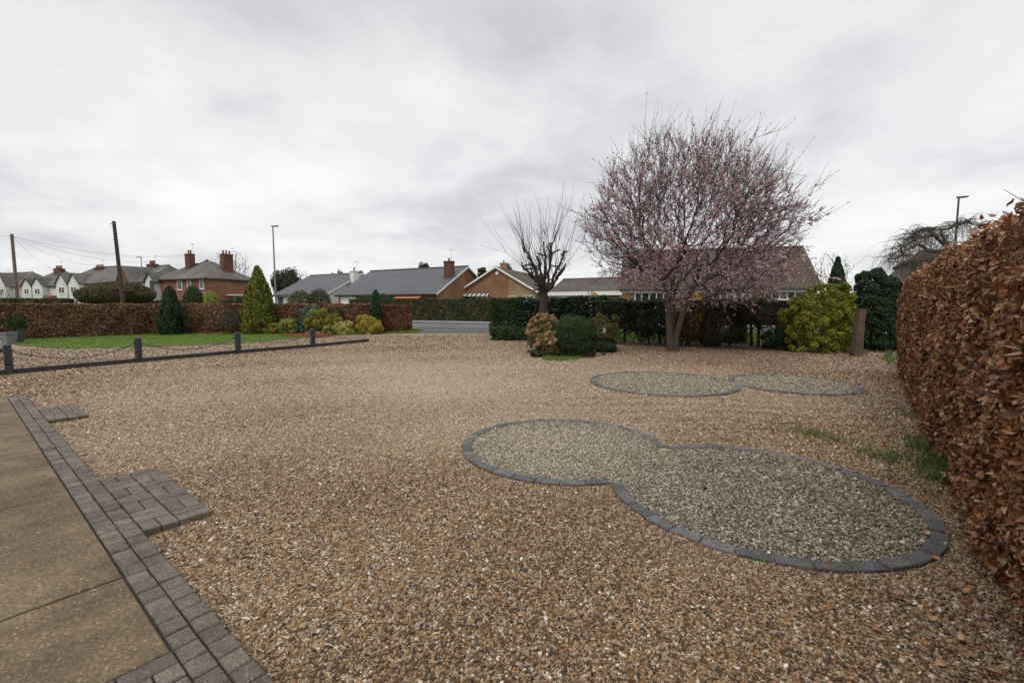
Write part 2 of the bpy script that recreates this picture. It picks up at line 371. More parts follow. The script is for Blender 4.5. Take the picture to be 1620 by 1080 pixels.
M['lampglass'] = glassmat('lantern_glass', (.42, .43, .42))
def carpaint(name, col):
    m, nt, b = newmat(name); b.inputs['Base Color'].default_value = (*col, 1); b.inputs['Metallic'].default_value = .3; b.inputs['Roughness'].default_value = .3
    b.inputs['Coat Weight'].default_value = .6; return m
M['silver'] = carpaint('silver_car_paint', (.50, .50, .49)); M['tyre'] = plain('tyre_rubber', (.02, .02, .02), .85, .2, 20)

# ------------------------------------------------------------ leaf scatter
def rdir(n):
    v = rng.normal(size=(n, 3)); return v / np.linalg.norm(v, axis=1, keepdims=True)
def norm(v): return v / (np.linalg.norm(v, axis=1, keepdims=True) + 1e-9)
def leaves(name, c, nrm, L, asp, mat, parent, jit=.7, rich=False, lean=None, curl=.35, lvar=.35):
    """one leaf per centre: folded diamonds, or eight-vertex curled leaves when rich"""
    n = len(c); nn = norm(nrm + jit * rdir(n))
    d = rdir(n) if lean is None else norm(lean + .55 * rdir(n))
    d = norm(d - (d * nn).sum(1, keepdims=True) * nn); s = np.cross(nn, d)
    l = (L * (1 + lvar * rng.uniform(-1, 1, n)))[:, None] * .5; w = l * asp * rng.uniform(.75, 1.25, (n, 1))
    if not rich:
        f = w * rng.uniform(-.2, .6, (n, 1))
        v = np.stack([c - d * l, c + s * w + nn * f, c + d * l, c - s * w + nn * f], 1).reshape(-1, 3)
        b = (np.arange(n) * 4)[:, None]
        t = np.concatenate([b + [0, 3, 2], b + [0, 2, 1]])
        return fast_mesh(name, v, tris=t, mat=mat, parent=parent)
    cu = rng.normal(0, curl, (n, 1)); fo = rng.uniform(-.15, .65, (n, 1)); tw = rng.normal(0, .35, (n, 1))
    rows = []
    for t_, wk in ((-1, 0), (-.42, .92), (.22, .88), (.66, .5), (1, 0)):
        m = c + d * l * t_ + nn * l * cu * (t_ * t_) * 1.2
        if wk == 0: rows.append([m])
        else:
            sw = s * w * wk; up = nn * w * wk * fo; k = nn * w * tw * t_
            rows.append([m + sw + up + k, m, m - sw + up - k])
    v = np.stack([p for r in rows for p in r], 1); k = v.shape[1]; v = v.reshape(-1, 3)
    b = (np.arange(n) * k)[:, None]
    tr = np.concatenate([b + [0, 2, 1], b + [0, 3, 2], b + [7, 8, 10], b + [8, 9, 10]])
    q = np.concatenate([b + [1, 2, 5, 4], b + [2, 3, 6, 5], b + [4, 5, 8, 7], b + [5, 6, 9, 8]])
    return fast_mesh(name, v, tris=tr, quads=q, mat=mat, parent=parent, smooth=True)
def lump(d, k=3.0, n=7):
    f = np.zeros(len(d))
    for i in range(n):
        w = rdir(1)[0] * k * rng.uniform(.6, 1.8); f += np.sin(d @ w + rng.uniform(0, 6.28))
    return f / math.sqrt(n)
def dome_pts(n, c, r, amp=.10, k=3.0, thick=.16, zmin=-.75, cl=0):
    """points through the outer layer of a lumpy ellipsoid, none below the ground; cl = number of leaf clumps"""
    r = np.asarray(r, float)
    def full(d):
        hz = np.hypot(d[:, 0], d[:, 1]) + 1e-6; k = np.where(d[:, 2] < 0, (1 - .16 * d[:, 2] ** 2) / hz, 1.0) if zmin > -.97 else np.ones(len(d)); return d * np.c_[k, k, np.ones(len(d))]
    if cl:
        d = rdir(int(cl * 1.6)); d = full(d[d[:, 2] > zmin][:cl]); rr = (1 + amp * lump(d, k)) * (1 - np.abs(rng.normal(0, .05, len(d)))); br = .95 * (r.prod() ** (1 / 3)) / math.sqrt(cl) * 1.5
        ctr = c + d * rr[:, None] * np.maximum(r - br * .7, r * .6); j = rng.integers(0, len(d), n); b = norm(rdir(n) + d[j] * .55 + [0, 0, .15]); sz = br * rng.uniform(.65, 1.25, len(d))[j]
        p = ctr[j] + b * (sz * (1 - np.abs(rng.normal(0, .28, n))))[:, None]; nn = norm(b + d[j] * .4); m_ = n // 4
        dd = rdir(m_); dd = full(dd[dd[:, 2] > zmin]); p = np.concatenate([p, c + dd * r * rng.uniform(.55, .86, (len(dd), 1))]); nn = np.concatenate([nn, dd]); ok = p[:, 2] > .02
        return p[ok], nn[ok]
    d = rdir(int(n * 1.5)); d = full(d[d[:, 2] > zmin][:n])
    rr = (1 + amp * lump(d, k) + .05 * lump(d, k * 3)) * (1 - np.abs(rng.normal(0, thick, len(d))))
    p = c + d * rr[:, None] * r; ok = p[:, 2] > .02
    return p[ok], norm(d / r)[ok]
def stems(name, base, top_r, h, parent, mat, n=7, r=.018, zt=.75):
    m = MB()
    for i in range(n):
        a = rng.uniform(0, 6.28); q = rng.uniform(.25, .8)
        e_ = np.array([math.cos(a) * top_r[0] * q, math.sin(a) * top_r[1] * q, h * zt * rng.uniform(.7, 1)])
        b0 = np.array([math.cos(a) * .06, math.sin(a) * .06, -.02])
        m.tube([base + b0, base + e_ * [.35, .35, .5] + b0, base + e_], [r, r * .75, r * .35], 5)
    return m.build(name, mat, parent)

def shrub(name, label, cat, box, dist, mat, n=3500, L=.09, asp=.55, amp=.10, k=3.0, group=None, depth=.9, tier=None, thick=.16, sq=1.0, part='foliage', twig='brown_twig', jit=.8, rich=False, cl=None):
    """a bush filling the photo box (x0, ytop, x1) at ground distance dist"""
    x0, yt, x1 = box
    h = P((x0 + x1) / 2, yt, dist)[2]; cx = ((x0 + x1) / 2 - 810) / F * dist; rx = (x1 - x0) / 2 / F * dist
    base = np.array([cx, dist, 0.0]); r = thing(name, label, cat, base, group)
    k_ = (34 if amp >= .12 else 0) if cl is None else cl; cz = h * (.40 if k_ else .48); p, nr = dome_pts(n, base + [0, 0, cz], (rx / (1 + amp * .6), rx * depth, (h - cz) / (1 + amp * .6)), amp, k, thick, -.93, cl=k_)
    if len(p) and sq != 1.0: p[:, 2] = np.minimum(p[:, 2], h * rng.uniform(sq, 1.0, len(p)))
    leaves(part, p, nr, L, asp, mat, r, jit, rich)
    stems('stem', base, (rx, rx * depth), h, r, M[twig])
    return r
def cone_tree(name, label, cat, box, dist, mat, n=6000, L=.12, base_z=0.02, bulge=.55, group=None, kk=9, tufts=150):
    x0, yt, x1 = box
    h = P((x0 + x1) / 2, yt, dist)[2]; cx = ((x0 + x1) / 2 - 810) / F * dist; rx = (x1 - x0) / 2 / F * dist
    base = np.array([cx, dist, 0.0]); r = thing(name, label, cat, base, group)
    K = tufts; t = np.sort(rng.uniform(0, 1, K) ** 1.3)
    def prof(t): return np.where(t < .22, .80 + .20 * t / .22, (1 - np.minimum((t - .22) / .78, 1)) ** bulge)
    a = np.arange(K) * 2.39996 + rng.normal(0, .5, K); d = np.stack([np.cos(a), np.sin(a), np.zeros(K)], 1)
    tr_ = rx * (.10 + .12 * prof(t)) * rng.uniform(.8, 1.35, K); rad = np.maximum(rx * prof(t) * (.90 + .10 * lump(np.c_[d[:, :2], t * 4], 2.5)) - tr_ * .75, 0)
    ctr = base + d * rad[:, None]; ctr[:, 2] = base_z + t * (h - base_z - .1)
    j = rng.integers(0, K, n); u = rng.normal(0, 1, n); b = norm(rdir(n) + d[j] * .6)
    p = ctr[j] + b * tr_[j][:, None] * [1, 1, 1.9] * (1 - np.abs(rng.normal(0, .25, n)))[:, None]; p[:, 2] = np.clip(p[:, 2], .03, h * 1.0)
    m_ = n // 3; t2 = rng.uniform(0, .93, m_); a2 = rng.uniform(0, 6.283, m_); d2 = np.stack([np.cos(a2), np.sin(a2), 0 * a2], 1); p2 = base + d2 * (rx * prof(t2) * rng.uniform(.55, .82, m_))[:, None]; p2[:, 2] = base_z + t2 * (h - base_z)
    dj = np.concatenate([norm(b + d[j]), d2]); p = np.concatenate([p, p2])
    leaves('foliage', p, norm(dj + [0, 0, .2]), L, .42, mat, r, .7, lean=norm(dj * .5 + [0, 0, 1.0]))
    MB().tube([base - [0, 0, .03], base + [0, 0, h * .55], base + [0, 0, h * .9]], [.09, .05, .015], 7).build('trunk', M['bark_dark'], r)
    return r

def hedge(name, label, pts, th, hgt, mat, dens, L, core='brown_twig', asp=.6, rich=False, jit=.8, bulge=.05, both=True, group=None, cat='hedge', zb=.02, inset=.09, dens_fn=None, top_w=1.0, coremat=True, hfun=None):
    """clipped hedge along pts (right side of travel = face towards camera when 'front')"""
    pts = [np.array([p[0], p[1], 0.0]) for p in pts]
    base = sum(pts) / len(pts); base[2] = 0; r = thing(name, label, cat, base, group)
    allp = []; alln = []; m = MB()
    for a, b in zip(pts[:-1], pts[1:]):
        d = nz(b - a); Ls = np.linalg.norm(b - a); nrm = np.array([d[1], -d[0], 0])
        def add(n, f):
            u = rng.uniform(0, 1, n); s = rng.uniform(0, Ls, n); q, k = f(u, s); allp.append(q); alln.append(np.tile(k, (n, 1)) if k.ndim == 1 else k)
        def side(sg):
            def f(u, s):
                z = zb + u * (hgt - zb); w = th / 2 * (1 - (1 - top_w) * u)
                bl = bulge * (np.sin(s * 2.1 + z * 1.7) + np.sin(s * 5.3 - z * 4.1) + .8 * np.sin(s * 9.7 + z * 8.3)) * .5
                off = sg * (w + bl - np.abs(rng.normal(0, .05, len(u))))
                q = a + d * s[:, None] + nrm * off[:, None]; q[:, 2] = z; return q, nrm * sg
            return f
        def top(u, s):
            off = (u - .5) * th * top_w; q = a + d * s[:, None] + nrm * off[:, None]
            q[:, 2] = hgt + bulge * .5 * np.sin(s * 3.7 + off * 3) - np.abs(rng.normal(0, .04, len(u))); return q, np.array([0, 0, 1.])
        add(int(dens * Ls * hgt), side(1))
        if both: add(int(dens * .6 * Ls * hgt), side(-1))
        add(int(dens * Ls * th), top)
        for ep, sg in ((a, -1), (b, 1)):
            n = int(dens * th * hgt); u = rng.uniform(0, 1, n); off = rng.uniform(-.5, .5, n) * th * (1 - (1 - top_w) * u)
            q = ep + nrm * off[:, None] + d * sg * (0.0 - np.abs(rng.normal(0, .05, n)))[:, None]; q[:, 2] = zb + u * (hgt - zb); allp.append(q); alln.append(np.tile(d * sg, (n, 1)))
        w = th / 2 - inset; wt_ = w * top_w
        A, B = a + d * inset, b - d * inset
        m.hexa([A + nrm * w, B + nrm * w, B - nrm * w, A - nrm * w], [p + [0, 0, hgt - inset] for p in (A + nrm * wt_, B + nrm * wt_, B - nrm * wt_, A - nrm * wt_)])
    p = np.concatenate(allp); nr = np.concatenate(alln)
    if hfun is not None: p, nr = hfun(p, nr)
    leaves('foliage', p, nr, L, asp, mat, r, jit, rich)
    if coremat: m.build('twigs', M[core], r)
    return r

# ------------------------------------------------------------ ground, road, drive
def sheet(name, pts, z, mat, kind='structure'):
    o = MB().face([(p[0], p[1], z) for p in pts]).build(name, mat); return tag(o, kind=kind)
sheet('ground', [(-900, -300), (900, -300), (900, 1500), (-900, 1500)], -.016, M['grass'])
road_c = [(-110, 112), (-75, 84), (-48, 63), (-30, 50), (-16, 41), (-4, 35.2), (8, 31.2), (20, 27.2), (40, 20.5), (75, 8), (140, -15)]
def offset(pl, o):
    out = []
    for i, p in enumerate(pl):
        t = nz(np.subtract(pl[min(i + 1, len(pl) - 1)], pl[max(i - 1, 0)])); out.append(np.array([p[0] + t[1] * o, p[1] - t[0] * o]))
    return out
def strip(name, o0, o1, z, mat, zlow=None):
    a, b = offset(road_c, o0), offset(road_c, o1); m = MB()
    for i in range(len(a) - 1):
        if zlow is None: m.face([(*a[i], z), (*a[i + 1], z), (*b[i + 1], z), (*b[i], z)])
        else: m.hexa([(*a[i], zlow), (*a[i + 1], zlow), (*b[i + 1], zlow), (*b[i], zlow)], [(*a[i], z), (*a[i + 1], z), (*b[i + 1], z), (*b[i], z)])
    return tag(m.build(name, mat), kind='structure')
strip('road', 3.6, -3.6, -.008, M['asphalt'])
strip('kerb', -3.6, -3.72, .045, M['kerb'], -.05)
strip('pavement', -3.72, -5.6, .04, M['pavement'])
sheet('driveway_crossing', [(-5.6, 24.3), (-.2, 23.6), (.6, 30.6), (-6.6, 33.0)], -.004, M['tarmac'])
HA, HB = np.array([1.62, 1.05]), np.array([9.05, 10.6])     # foot of the right-hand beech hedge
HD = nz(HB - HA); HN = np.array([HD[1], -HD[0]])            # away from the drive
def uneven(x, y):
    return .012 * np.sin(x * .9 + y * .5) + .010 * np.sin(y * 2.3 + x * .4) * (y > 5) + .008 * np.sin(x * 2.1 - y * 1.3)
gp = [(-34, -4), (24, -4), (24, 10), (13.5, 14.6), (9.0, 16.6), (4.0, 18.2), (-.6, 20.8), (-.7, 24.5), (-5.8, 24.9), (-6.2, 24.6), (-22, 19.2), (-34, 15)]
sheet('gravel_drive', gp, 0.0, M['gravel'])
sheet('planting_soil', [(-.9, 22.8), (-1.0, 20.2), (.4, 19.6), (2.2, 18.6), (4.6, 17.6), (7.5, 16.2), (10.2, 14.9), (11.4, 14.5), (12.2, 15.6), (7.5, 18.0), (3.0, 20.8), (1.0, 22.6)], .008, M['soil'])
lawn_pts = [(-22.5, 19.0), (-20.9, 18.9), (-19.2, 17.6), (-17.2, 16.75), (-16.0, 16.5), (-14.8, 16.6), (-13.4, 17.15), (-12.0, 18.0), (-10.9, 18.9), (-10.1, 20.8), (-9.3, 22.7), (-7.6, 24.1), (-6.0, 24.8), (-6.0, 26.3), (-12.5, 25.7), (-19.1, 24.2), (-22.5, 20.3)]
sheet('lawn', lawn_pts, .02, M['lawn'])
sheet('hedge_border_soil', [(-22.3, 19.5), (-18.8, 23.5), (-16.0, 24.1), (-13.4, 23.7), (-10.5, 23.8), (-8.6, 24.0), (-7.4, 24.6), (-6.1, 25.8), (-6.0, 26.6), (-12.5, 26.0), (-19.2, 24.6), (-22.8, 20.6)], .026, M['soil'])

# ------------------------------------------------------------ paving beside the house
O0 = np.array([*G(422, 1080)[:2], 0]); EV = nz(np.array([*(G(44, 633) - G(422, 1080))[:2], 0])); NV = np.array([EV[1], -EV[0], 0]); NV = -NV if NV @ np.array([-1, -1, 0]) < 0 else NV
UP = np.array([0, 0, 1.0])
def brickb(m, s0, s1, n0, n1, z=.045, j=.004):
    tl = rng.uniform(-.003, .003); o = O0 + EV * (s0 + j) + NV * (n0 + j) + UP * (-.03)
    L, D = s1 - s0 - 2 * j, n1 - n0 - 2 * j; bv = .005
    b = [o, o + EV * L, o + EV * L + NV * D, o + NV * D]; t = [p + UP * (z + .03 + tl - bv) for p in b]
    oo = o + UP * (z + .03 + tl) + EV * bv + NV * bv
    t2 = [oo, oo + EV * (L - 2 * bv), oo + EV * (L - 2 * bv) + NV * (D - 2 * bv), oo + NV * (D - 2 * bv)]
    m.poly(b + t + t2, [(0, 1, 5, 4), (1, 2, 6, 5), (2, 3, 7, 6), (3, 0, 4, 7), (4, 5, 9, 8), (5, 6, 10, 9), (6, 7, 11, 10), (7, 4, 8, 11), (8, 9, 10, 11)])
bp = MB(); BW = .105
for col in range(2):
    s = -1.6 + .05 * col
    while s < 9.35:
        l = .125 + rng.uniform(-.008, .008); brickb(bp, s, s + l, col * BW + rng.uniform(-.003, .003), (col + 1) * BW, .05); s += l
s = 2 * BW                                                        # course that turns across the end of the slabs
row = 0
for row in range(9):
    n = 2 * BW
    if row % 2: brickb(bp, .46 - .105 * (row + 1), .46 - .105 * row, n, n + .1, .05); n += .1
    while n < 3.2:
        brickb(bp, .46 - .105 * (row + 1), .46 - .105 * row, n, n + .2, .05); n += .2
tag(bp.build('block_paving', M['block']), kind='structure')
def pad(s0, s1, w, flip):
    m = MB(); s = s0; k = flip
    while s < s1 - .05:
        n = 0.0
        while n < w - .05:
            if k % 2:
                for i in range(2): brickb(m, s + .105 * i, s + .105 * (i + 1), -n - .205, -n, .05)
            else:
                for i in range(2): brickb(m, s, s + .21, -n - .1025 * (i + 1), -n - .1025 * i, .05)
            n += .205; k += 1
        s += .21; k += 1 if int(w / .205) % 2 == 0 else 0
    return m
sA = (G(227, 851)[:2] - O0[:2]) @ EV[:2]; sB = (G(153, 767)[:2] - O0[:2]) @ EV[:2]
PADS = []
for i, (a, b) in enumerate(((sA, sA + 1.47), ((G(73, 671)[:2] - O0[:2]) @ EV[:2], (G(73, 671)[:2] - O0[:2]) @ EV[:2] + 1.05))):
    PADS.append((a, b)); m = pad(a, b, .41, i)
    tag(m.build('paved_step', M['block']), kind='structure')
sl = MB(); s = .465; bnds = [.465]
while s < 9.35:
    s += rng.uniform(.86, .96); bnds.append(s)
for a, b in zip(bnds[:-1], bnds[1:]):
    for n0, n1 in ((2 * BW + .002, 1.55), (1.555, 2.9)):
        brickb(sl, a, b, n0, n1, .047, .006)
tag(sl.build('paving_slabs', M['slab']), kind='structure')
o = O0 + EV * -1.7 + NV * 0
MB().face([o + UP * .036, o + EV * 11.0 + UP * .036, o + EV * 11.0 + NV * 3.3 + UP * .036, o + NV * 3.3 + UP * .036]).build('paving_bedding', M['dirt'])['kind'] = 'structure'

# ------------------------------------------------------------ two figure-of-eight beds
def fig8(c1, r1, c2, r2, n=200):
    c1, c2 = np.array(c1), np.array(c2); out = []
    d = np.linalg.norm(c2 - c1); ax = nz(c2 - c1); a = math.atan2(ax[1], ax[0])
    h1 = math.acos((d * d + r1 * r1 - r2 * r2) / (2 * d * r1)); h2 = math.acos((d * d + r2 * r2 - r1 * r1) / (2 * d * r2))
    return (c1, r1, a + h1, a + 2 * math.pi - h1), (c2, r2, a + math.pi + h2, a + 3 * math.pi - h2)
BEDS = []
def bed(label, c1, r1, c2, r2, nb1, nb2, wd=.10, hz=.024):
    arcs = fig8(c1, r1, c2, r2); base = (*((np.array(c1) + np.array(c2)) / 2), 0); r = thing('edging_ring', label, 'stone edging', base)
    BEDS.append((np.array(c1), r1, np.array(c2), r2)); m = MB(); outl = []
    for (c, rr, a0, a1), nb in zip(arcs, (nb1, nb2)):
        for i in range(nb):
            g = .004; p0 = a0 + (a1 - a0) * i / nb + g; p1 = a0 + (a1 - a0) * (i + 1) / nb - g; z = hz + rng.uniform(-.005, .005)
            ri, ro = rr - wd + rng.uniform(-.004, .004), rr + rng.uniform(-.004, .004)
            def pt(a, q, zz): return np.array([c[0] + math.cos(a) * q, c[1] + math.sin(a) * q, zz])
            b = [pt(p0, ri, -.03), pt(p0, ro, -.03), pt(p1, ro, -.03), pt(p1, ri, -.03)]; bv = .006
            t = [pt(p0, ri, z - bv), pt(p0, ro, z - bv), pt(p1, ro, z - bv), pt(p1, ri, z - bv)]
            dp = bv / rr; t2 = [pt(p0 + dp, ri + bv, z), pt(p0 + dp, ro - bv, z), pt(p1 - dp, ro - bv, z), pt(p1 - dp, ri + bv, z)]
            m.poly(b + t + t2, [(0, 1, 5, 4), (1, 2, 6, 5), (2, 3, 7, 6), (3, 0, 4, 7), (4, 5, 9, 8), (5, 6, 10, 9), (6, 7, 11, 10), (7, 4, 8, 11), (8, 9, 10, 11)])
        outl += [(c[0] + math.cos(a0 + (a1 - a0) * k / 60) * (rr - wd * .5), c[1] + math.sin(a0 + (a1 - a0) * k / 60) * (rr - wd * .5)) for k in range(61)]
    m.build('sett', M['sett'], r)
    sheet('bed_gravel', outl, .008, M['bedgravel'])
bed('large figure of eight ring of charcoal setts laid in the gravel nearest the camera', (.581, 5.036), 1.145, (2.087, 3.80), 1.215, 25, 28)
bed('smaller figure of eight ring of charcoal setts further off towards the plum tree', (3.06, 9.2), 1.46, (5.62, 9.02), 1.17, 30, 24)
def inbed(x, y, g=-.05):
    k = np.zeros(len(x), bool)
    for c1, r1, c2, r2 in BEDS: k |= (np.hypot(x - c1[0], y - c1[1]) < r1 + g) | (np.hypot(x - c2[0], y - c2[1]) < r2 + g)
    return k

# ------------------------------------------------------------ loose stones (nobody could count them)
def stones(name, xy, rad, mat, tint, label, pale_mix=None):
    n = len(xy); me = bpy.data.meshes.new(name); me.vertices.add(n)
    z = rng.uniform(-.2, .55, n) * rad
    me.vertices.foreach_set('co', np.c_[xy, z].astype(np.float32).ravel())
    at = me.attributes.new('tint', 'FLOAT', 'POINT'); at.data.foreach_set('value', tint.astype(np.float32))
    if pale_mix is not None: at = me.attributes.new('pale_mix', 'FLOAT', 'POINT'); at.data.foreach_set('value', pale_mix.astype(np.float32))
    rot = np.c_[rng.normal(0, .45, n), rng.normal(0, .45, n), rng.uniform(0, 6.28, n)]
    scl = np.c_[rad * rng.uniform(.9, 1.5, n), rad * rng.uniform(.7, 1.1, n), rad * rng.uniform(.45, .85, n)]
    for nm, dat in (('rot', rot), ('scl', scl)):
        a = me.attributes.new(nm, 'FLOAT_VECTOR', 'POINT'); a.data.foreach_set('vector', dat.astype(np.float32).ravel())
    o = bpy.data.objects.new(name, me); C.objects.link(o); me.materials.append(mat); tag(o, label, 'gravel', kind='stuff')
    ng = bpy.data.node_groups.new(name, 'GeometryNodeTree')
    ng.interface.new_socket('Geometry', in_out='INPUT', socket_type='NodeSocketGeometry'); ng.interface.new_socket('Geometry', in_out='OUTPUT', socket_type='NodeSocketGeometry')
    gi = ng.nodes.new('NodeGroupInput'); go = ng.nodes.new('NodeGroupOutput'); iop = ng.nodes.new('GeometryNodeInstanceOnPoints')
    ico = ng.nodes.new('GeometryNodeMeshIcoSphere'); ico.inputs['Radius'].default_value = 1; ico.inputs['Subdivisions'].default_value = 2
    sp_ = ng.nodes.new('GeometryNodeSetPosition'); nn = ng.nodes.new('ShaderNodeTexNoise'); nn.inputs['Scale'].default_value = 1.3
    sb = ng.nodes.new('ShaderNodeVectorMath'); sb.operation = 'SUBTRACT'; sb.inputs[1].default_value = (.5, .5, .5)
    mu = ng.nodes.new('ShaderNodeVectorMath'); mu.operation = 'SCALE'; mu.inputs['Scale'].default_value = .9
    sm = ng.nodes.new('GeometryNodeSetMaterial'); sm.inputs['Material'].default_value = mat
    ss = ng.nodes.new('GeometryNodeSetShadeSmooth')
    l = ng.links.new
    l(ico.outputs[0], sp_.inputs[0]); l(nn.outputs['Color'], sb.inputs[0]); l(sb.outputs[0], mu.inputs[0]); l(mu.outputs[0], sp_.inputs['Offset'])
    l(sp_.outputs[0], ss.inputs[0]); l(ss.outputs[0], sm.inputs[0]); l(sm.outputs[0], iop.inputs['Instance']); l(gi.outputs[0], iop.inputs['Points'])
    for nm, sock in (('rot', 'Rotation'), ('scl', 'Scale')):
        na = ng.nodes.new('GeometryNodeInputNamedAttribute'); na.data_type = 'FLOAT_VECTOR'; na.inputs[0].default_value = nm; l(na.outputs[0], iop.inputs[sock])
    l(iop.outputs[0], go.inputs[0]); md = o.modifiers.new('scatter', 'NODES'); md.node_group = ng
    return o
def wedge(r0, r1, dens, half=58):
    n = int(dens * math.radians(half) * (r1 * r1 - r0 * r0)); r = np.sqrt(rng.uniform(r0 * r0, r1 * r1, n)); a = np.radians(rng.uniform(-half, half, n))
    return np.c_[r * np.sin(a), r * np.cos(a)]
def drive_ok(q):
    s = (q - O0[:2]) @ EV[:2]; n = (q - O0[:2]) @ NV[:2]
    k = ((n < -.004) | (s > 9.4)) & ((q - HA) @ HN < .25)
    for a, b in PADS: k &= ~((s > a - .004) & (s < b + .004) & (n > -.42))
    return k
PT = [(1.2, 2.2, 11500, .0056), (2.2, 3.2, 10000, .0058), (3.2, 4.5, 7000, .0063), (4.5, 6, 4300, .0072), (6, 8, 2600, .0082), (8, 10.5, 1500, .0095), (10.5, 14, 800, .011), (14, 18, 360, .012), (18, 24, 160, .013)]
xy = []; rr = []
for a, b, d, s in PT:
    q = wedge(a, b, d); xy.append(q); rr.append(s * np.exp(np.clip(rng.normal(0, .33, len(q)), -.7, .62)))
xy = np.concatenate(xy); rr = np.concatenate(rr); k = drive_ok(xy); xy = xy[k]; rr = rr[k]
def wear_and_falloff(q):
    # scuffs and browner outer pebbles; rake-ripple shading and light falloff painted in
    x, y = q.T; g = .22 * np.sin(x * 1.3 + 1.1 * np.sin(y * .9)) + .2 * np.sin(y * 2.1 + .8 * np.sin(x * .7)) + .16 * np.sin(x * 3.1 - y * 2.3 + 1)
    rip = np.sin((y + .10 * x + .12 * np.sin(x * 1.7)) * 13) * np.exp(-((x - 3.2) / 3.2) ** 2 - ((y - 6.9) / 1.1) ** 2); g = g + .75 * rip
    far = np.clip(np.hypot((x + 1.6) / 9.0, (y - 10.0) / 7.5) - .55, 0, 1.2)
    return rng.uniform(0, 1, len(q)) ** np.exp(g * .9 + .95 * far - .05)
def dust_and_falloff(q):
    # pebbles whitened mid-drive: dusty, plus light falloff painted into the mix
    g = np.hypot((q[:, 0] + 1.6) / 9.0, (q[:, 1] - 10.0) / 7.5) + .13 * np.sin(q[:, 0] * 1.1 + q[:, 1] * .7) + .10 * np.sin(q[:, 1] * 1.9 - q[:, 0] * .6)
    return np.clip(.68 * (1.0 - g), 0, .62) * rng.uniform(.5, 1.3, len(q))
ib = inbed(xy[:, 0], xy[:, 1], -.108); ring = inbed(xy[:, 0], xy[:, 1], -.002) & ~ib
d = ~ib & ~ring
stones('loose_gravel', xy[d], rr[d], M['stone'], wear_and_falloff(xy[d]), 'loose brown and cream pebbles covering the gravel drive', dust_and_falloff(xy[d]))
o = stones('bed_pebbles', xy[ib], rr[ib] * 1.05, M['bedstone'], rng.uniform(0, 1, ib.sum()), 'grey and white pebbles filling the two figure of eight beds', np.clip(np.exp(-((xy[ib] - [.4, 5.1]) ** 2).sum(1) / 1.6) * .55 + .04 + .34 * (xy[ib][:, 1] > 7), 0, .6) * rng.uniform(.3, 1.4, ib.sum())); o.location.z = .012

# ------------------------------------------------------------ right-hand beech hedge
def righthedge():
    th, h = 1.1, 2.09
    a = HA - HD * .9; b = HB; ca = a + HN * th / 2; cb_ = b + HN * th / 2; Ls = np.linalg.norm(cb_ - ca)
    d3 = np.array([*HD, 0]); n3 = np.array([*HN, 0]); r = thing('beech_hedge', 'tall brown beech hedge with dry copper leaves rising close on the right', 'hedge', (*((ca + cb_) / 2), 0))
    def wob(s, z): return .034 * (np.sin(s * 2.3 + z * 2.1) + np.sin(s * 4.9 - z * 3.7) + .8 * np.sin(s * 8.7 + z * 9.1) + .6 * np.sin(s * 15 - z * 13))
    ps = []; ns = []
    n = 64000; s = Ls * rng.uniform(0, 1, n) ** .85; s = Ls - (Ls - s); z = h * rng.uniform(.0, 1, n)
    off = -wob(s, z) * .8 + np.abs(rng.normal(0, .07, n)) - .05 * np.sin(np.clip(z / h, 0, 1) * 3.14) + .02
    p = np.array([*a, 0]) + d3 * s[:, None] + n3 * off[:, None]; p[:, 2] = z + .02; ps.append(p); ns.append(np.tile(-n3, (n, 1)))
    n = 16000; s = rng.uniform(0, Ls, n); u = rng.uniform(0, th, n); p = np.array([*a, 0]) + d3 * s[:, None] + n3 * u[:, None]
    p[:, 2] = h + .5 * wob(s, u * 2) + rng.normal(0, .045, n) + .05 * (rng.uniform(0, 1, n) > .93); ps.append(p); ns.append(np.tile([0, 0, 1.], (n, 1)))
    n = 5000; u = rng.uniform(0, th, n); z = rng.uniform(0, h, n); p = np.array([*b, 0]) + n3 * u[:, None] - d3 * (np.abs(rng.normal(0, .07, n)) - .03 * np.sin(z * 7))[:, None]; p[:, 2] = z; ps.append(p); ns.append(np.tile(d3, (n, 1)))
    n = 9000; s = rng.uniform(0, Ls, n); z = rng.uniform(0, h, n); p = np.array([*a, 0]) + d3 * s[:, None] + n3 * (th - np.abs(rng.normal(0, .06, n)))[:, None]; p[:, 2] = z; ps.append(p); ns.append(np.tile(n3, (n, 1)))
    p = np.concatenate(ps); nn = np.concatenate(ns)
    lean = np.tile([0, 0, -.35], (len(p), 1)) + nn * .5
    leaves('leaf_mass', p, nn, .049, .54, M['beech'], r, 1.0, True, lean=lean, curl=.6, lvar=.45)
    m = MB(); i = .13
    c = [np.array([*a, 0]) + d3 * i + n3 * i, np.array([*b, 0]) - d3 * i + n3 * i, np.array([*b, 0]) - d3 * i + n3 * (th - i), np.array([*a, 0]) + d3 * i + n3 * (th - i)]
    m.hexa(c, [q + [0, 0, h - i] for q in c]); m.build('inner_wood', M['brown_twig'], r)
    m = MB()
    for k in range(900):
        s = Ls * rng.uniform(0, 1) ; z = rng.uniform(.05, h); q = np.array([*a, 0]) + d3 * s + n3 * .14; q[2] = z
        e_ = q - n3 * rng.uniform(.08, .24) + d3 * rng.normal(0, .1) + UP * rng.uniform(-.05, .2); m.tube([q, (q + e_) / 2 + rng.normal(0, .012, 3), e_], [.0035, .0028, .0012], 4, False)
    for k in range(160):
        s = Ls * rng.uniform(0, 1); q = np.array([*a, 0]) + d3 * s + n3 * rng.uniform(.02, .6); q[2] = h - .05
        e_ = q + [rng.normal(0, .04), rng.normal(0, .04), rng.uniform(.06, .2)]; m.tube([q, e_], [.003, .0012], 4, False)
    m.build('twigs', M['bark'], r)
righthedge()

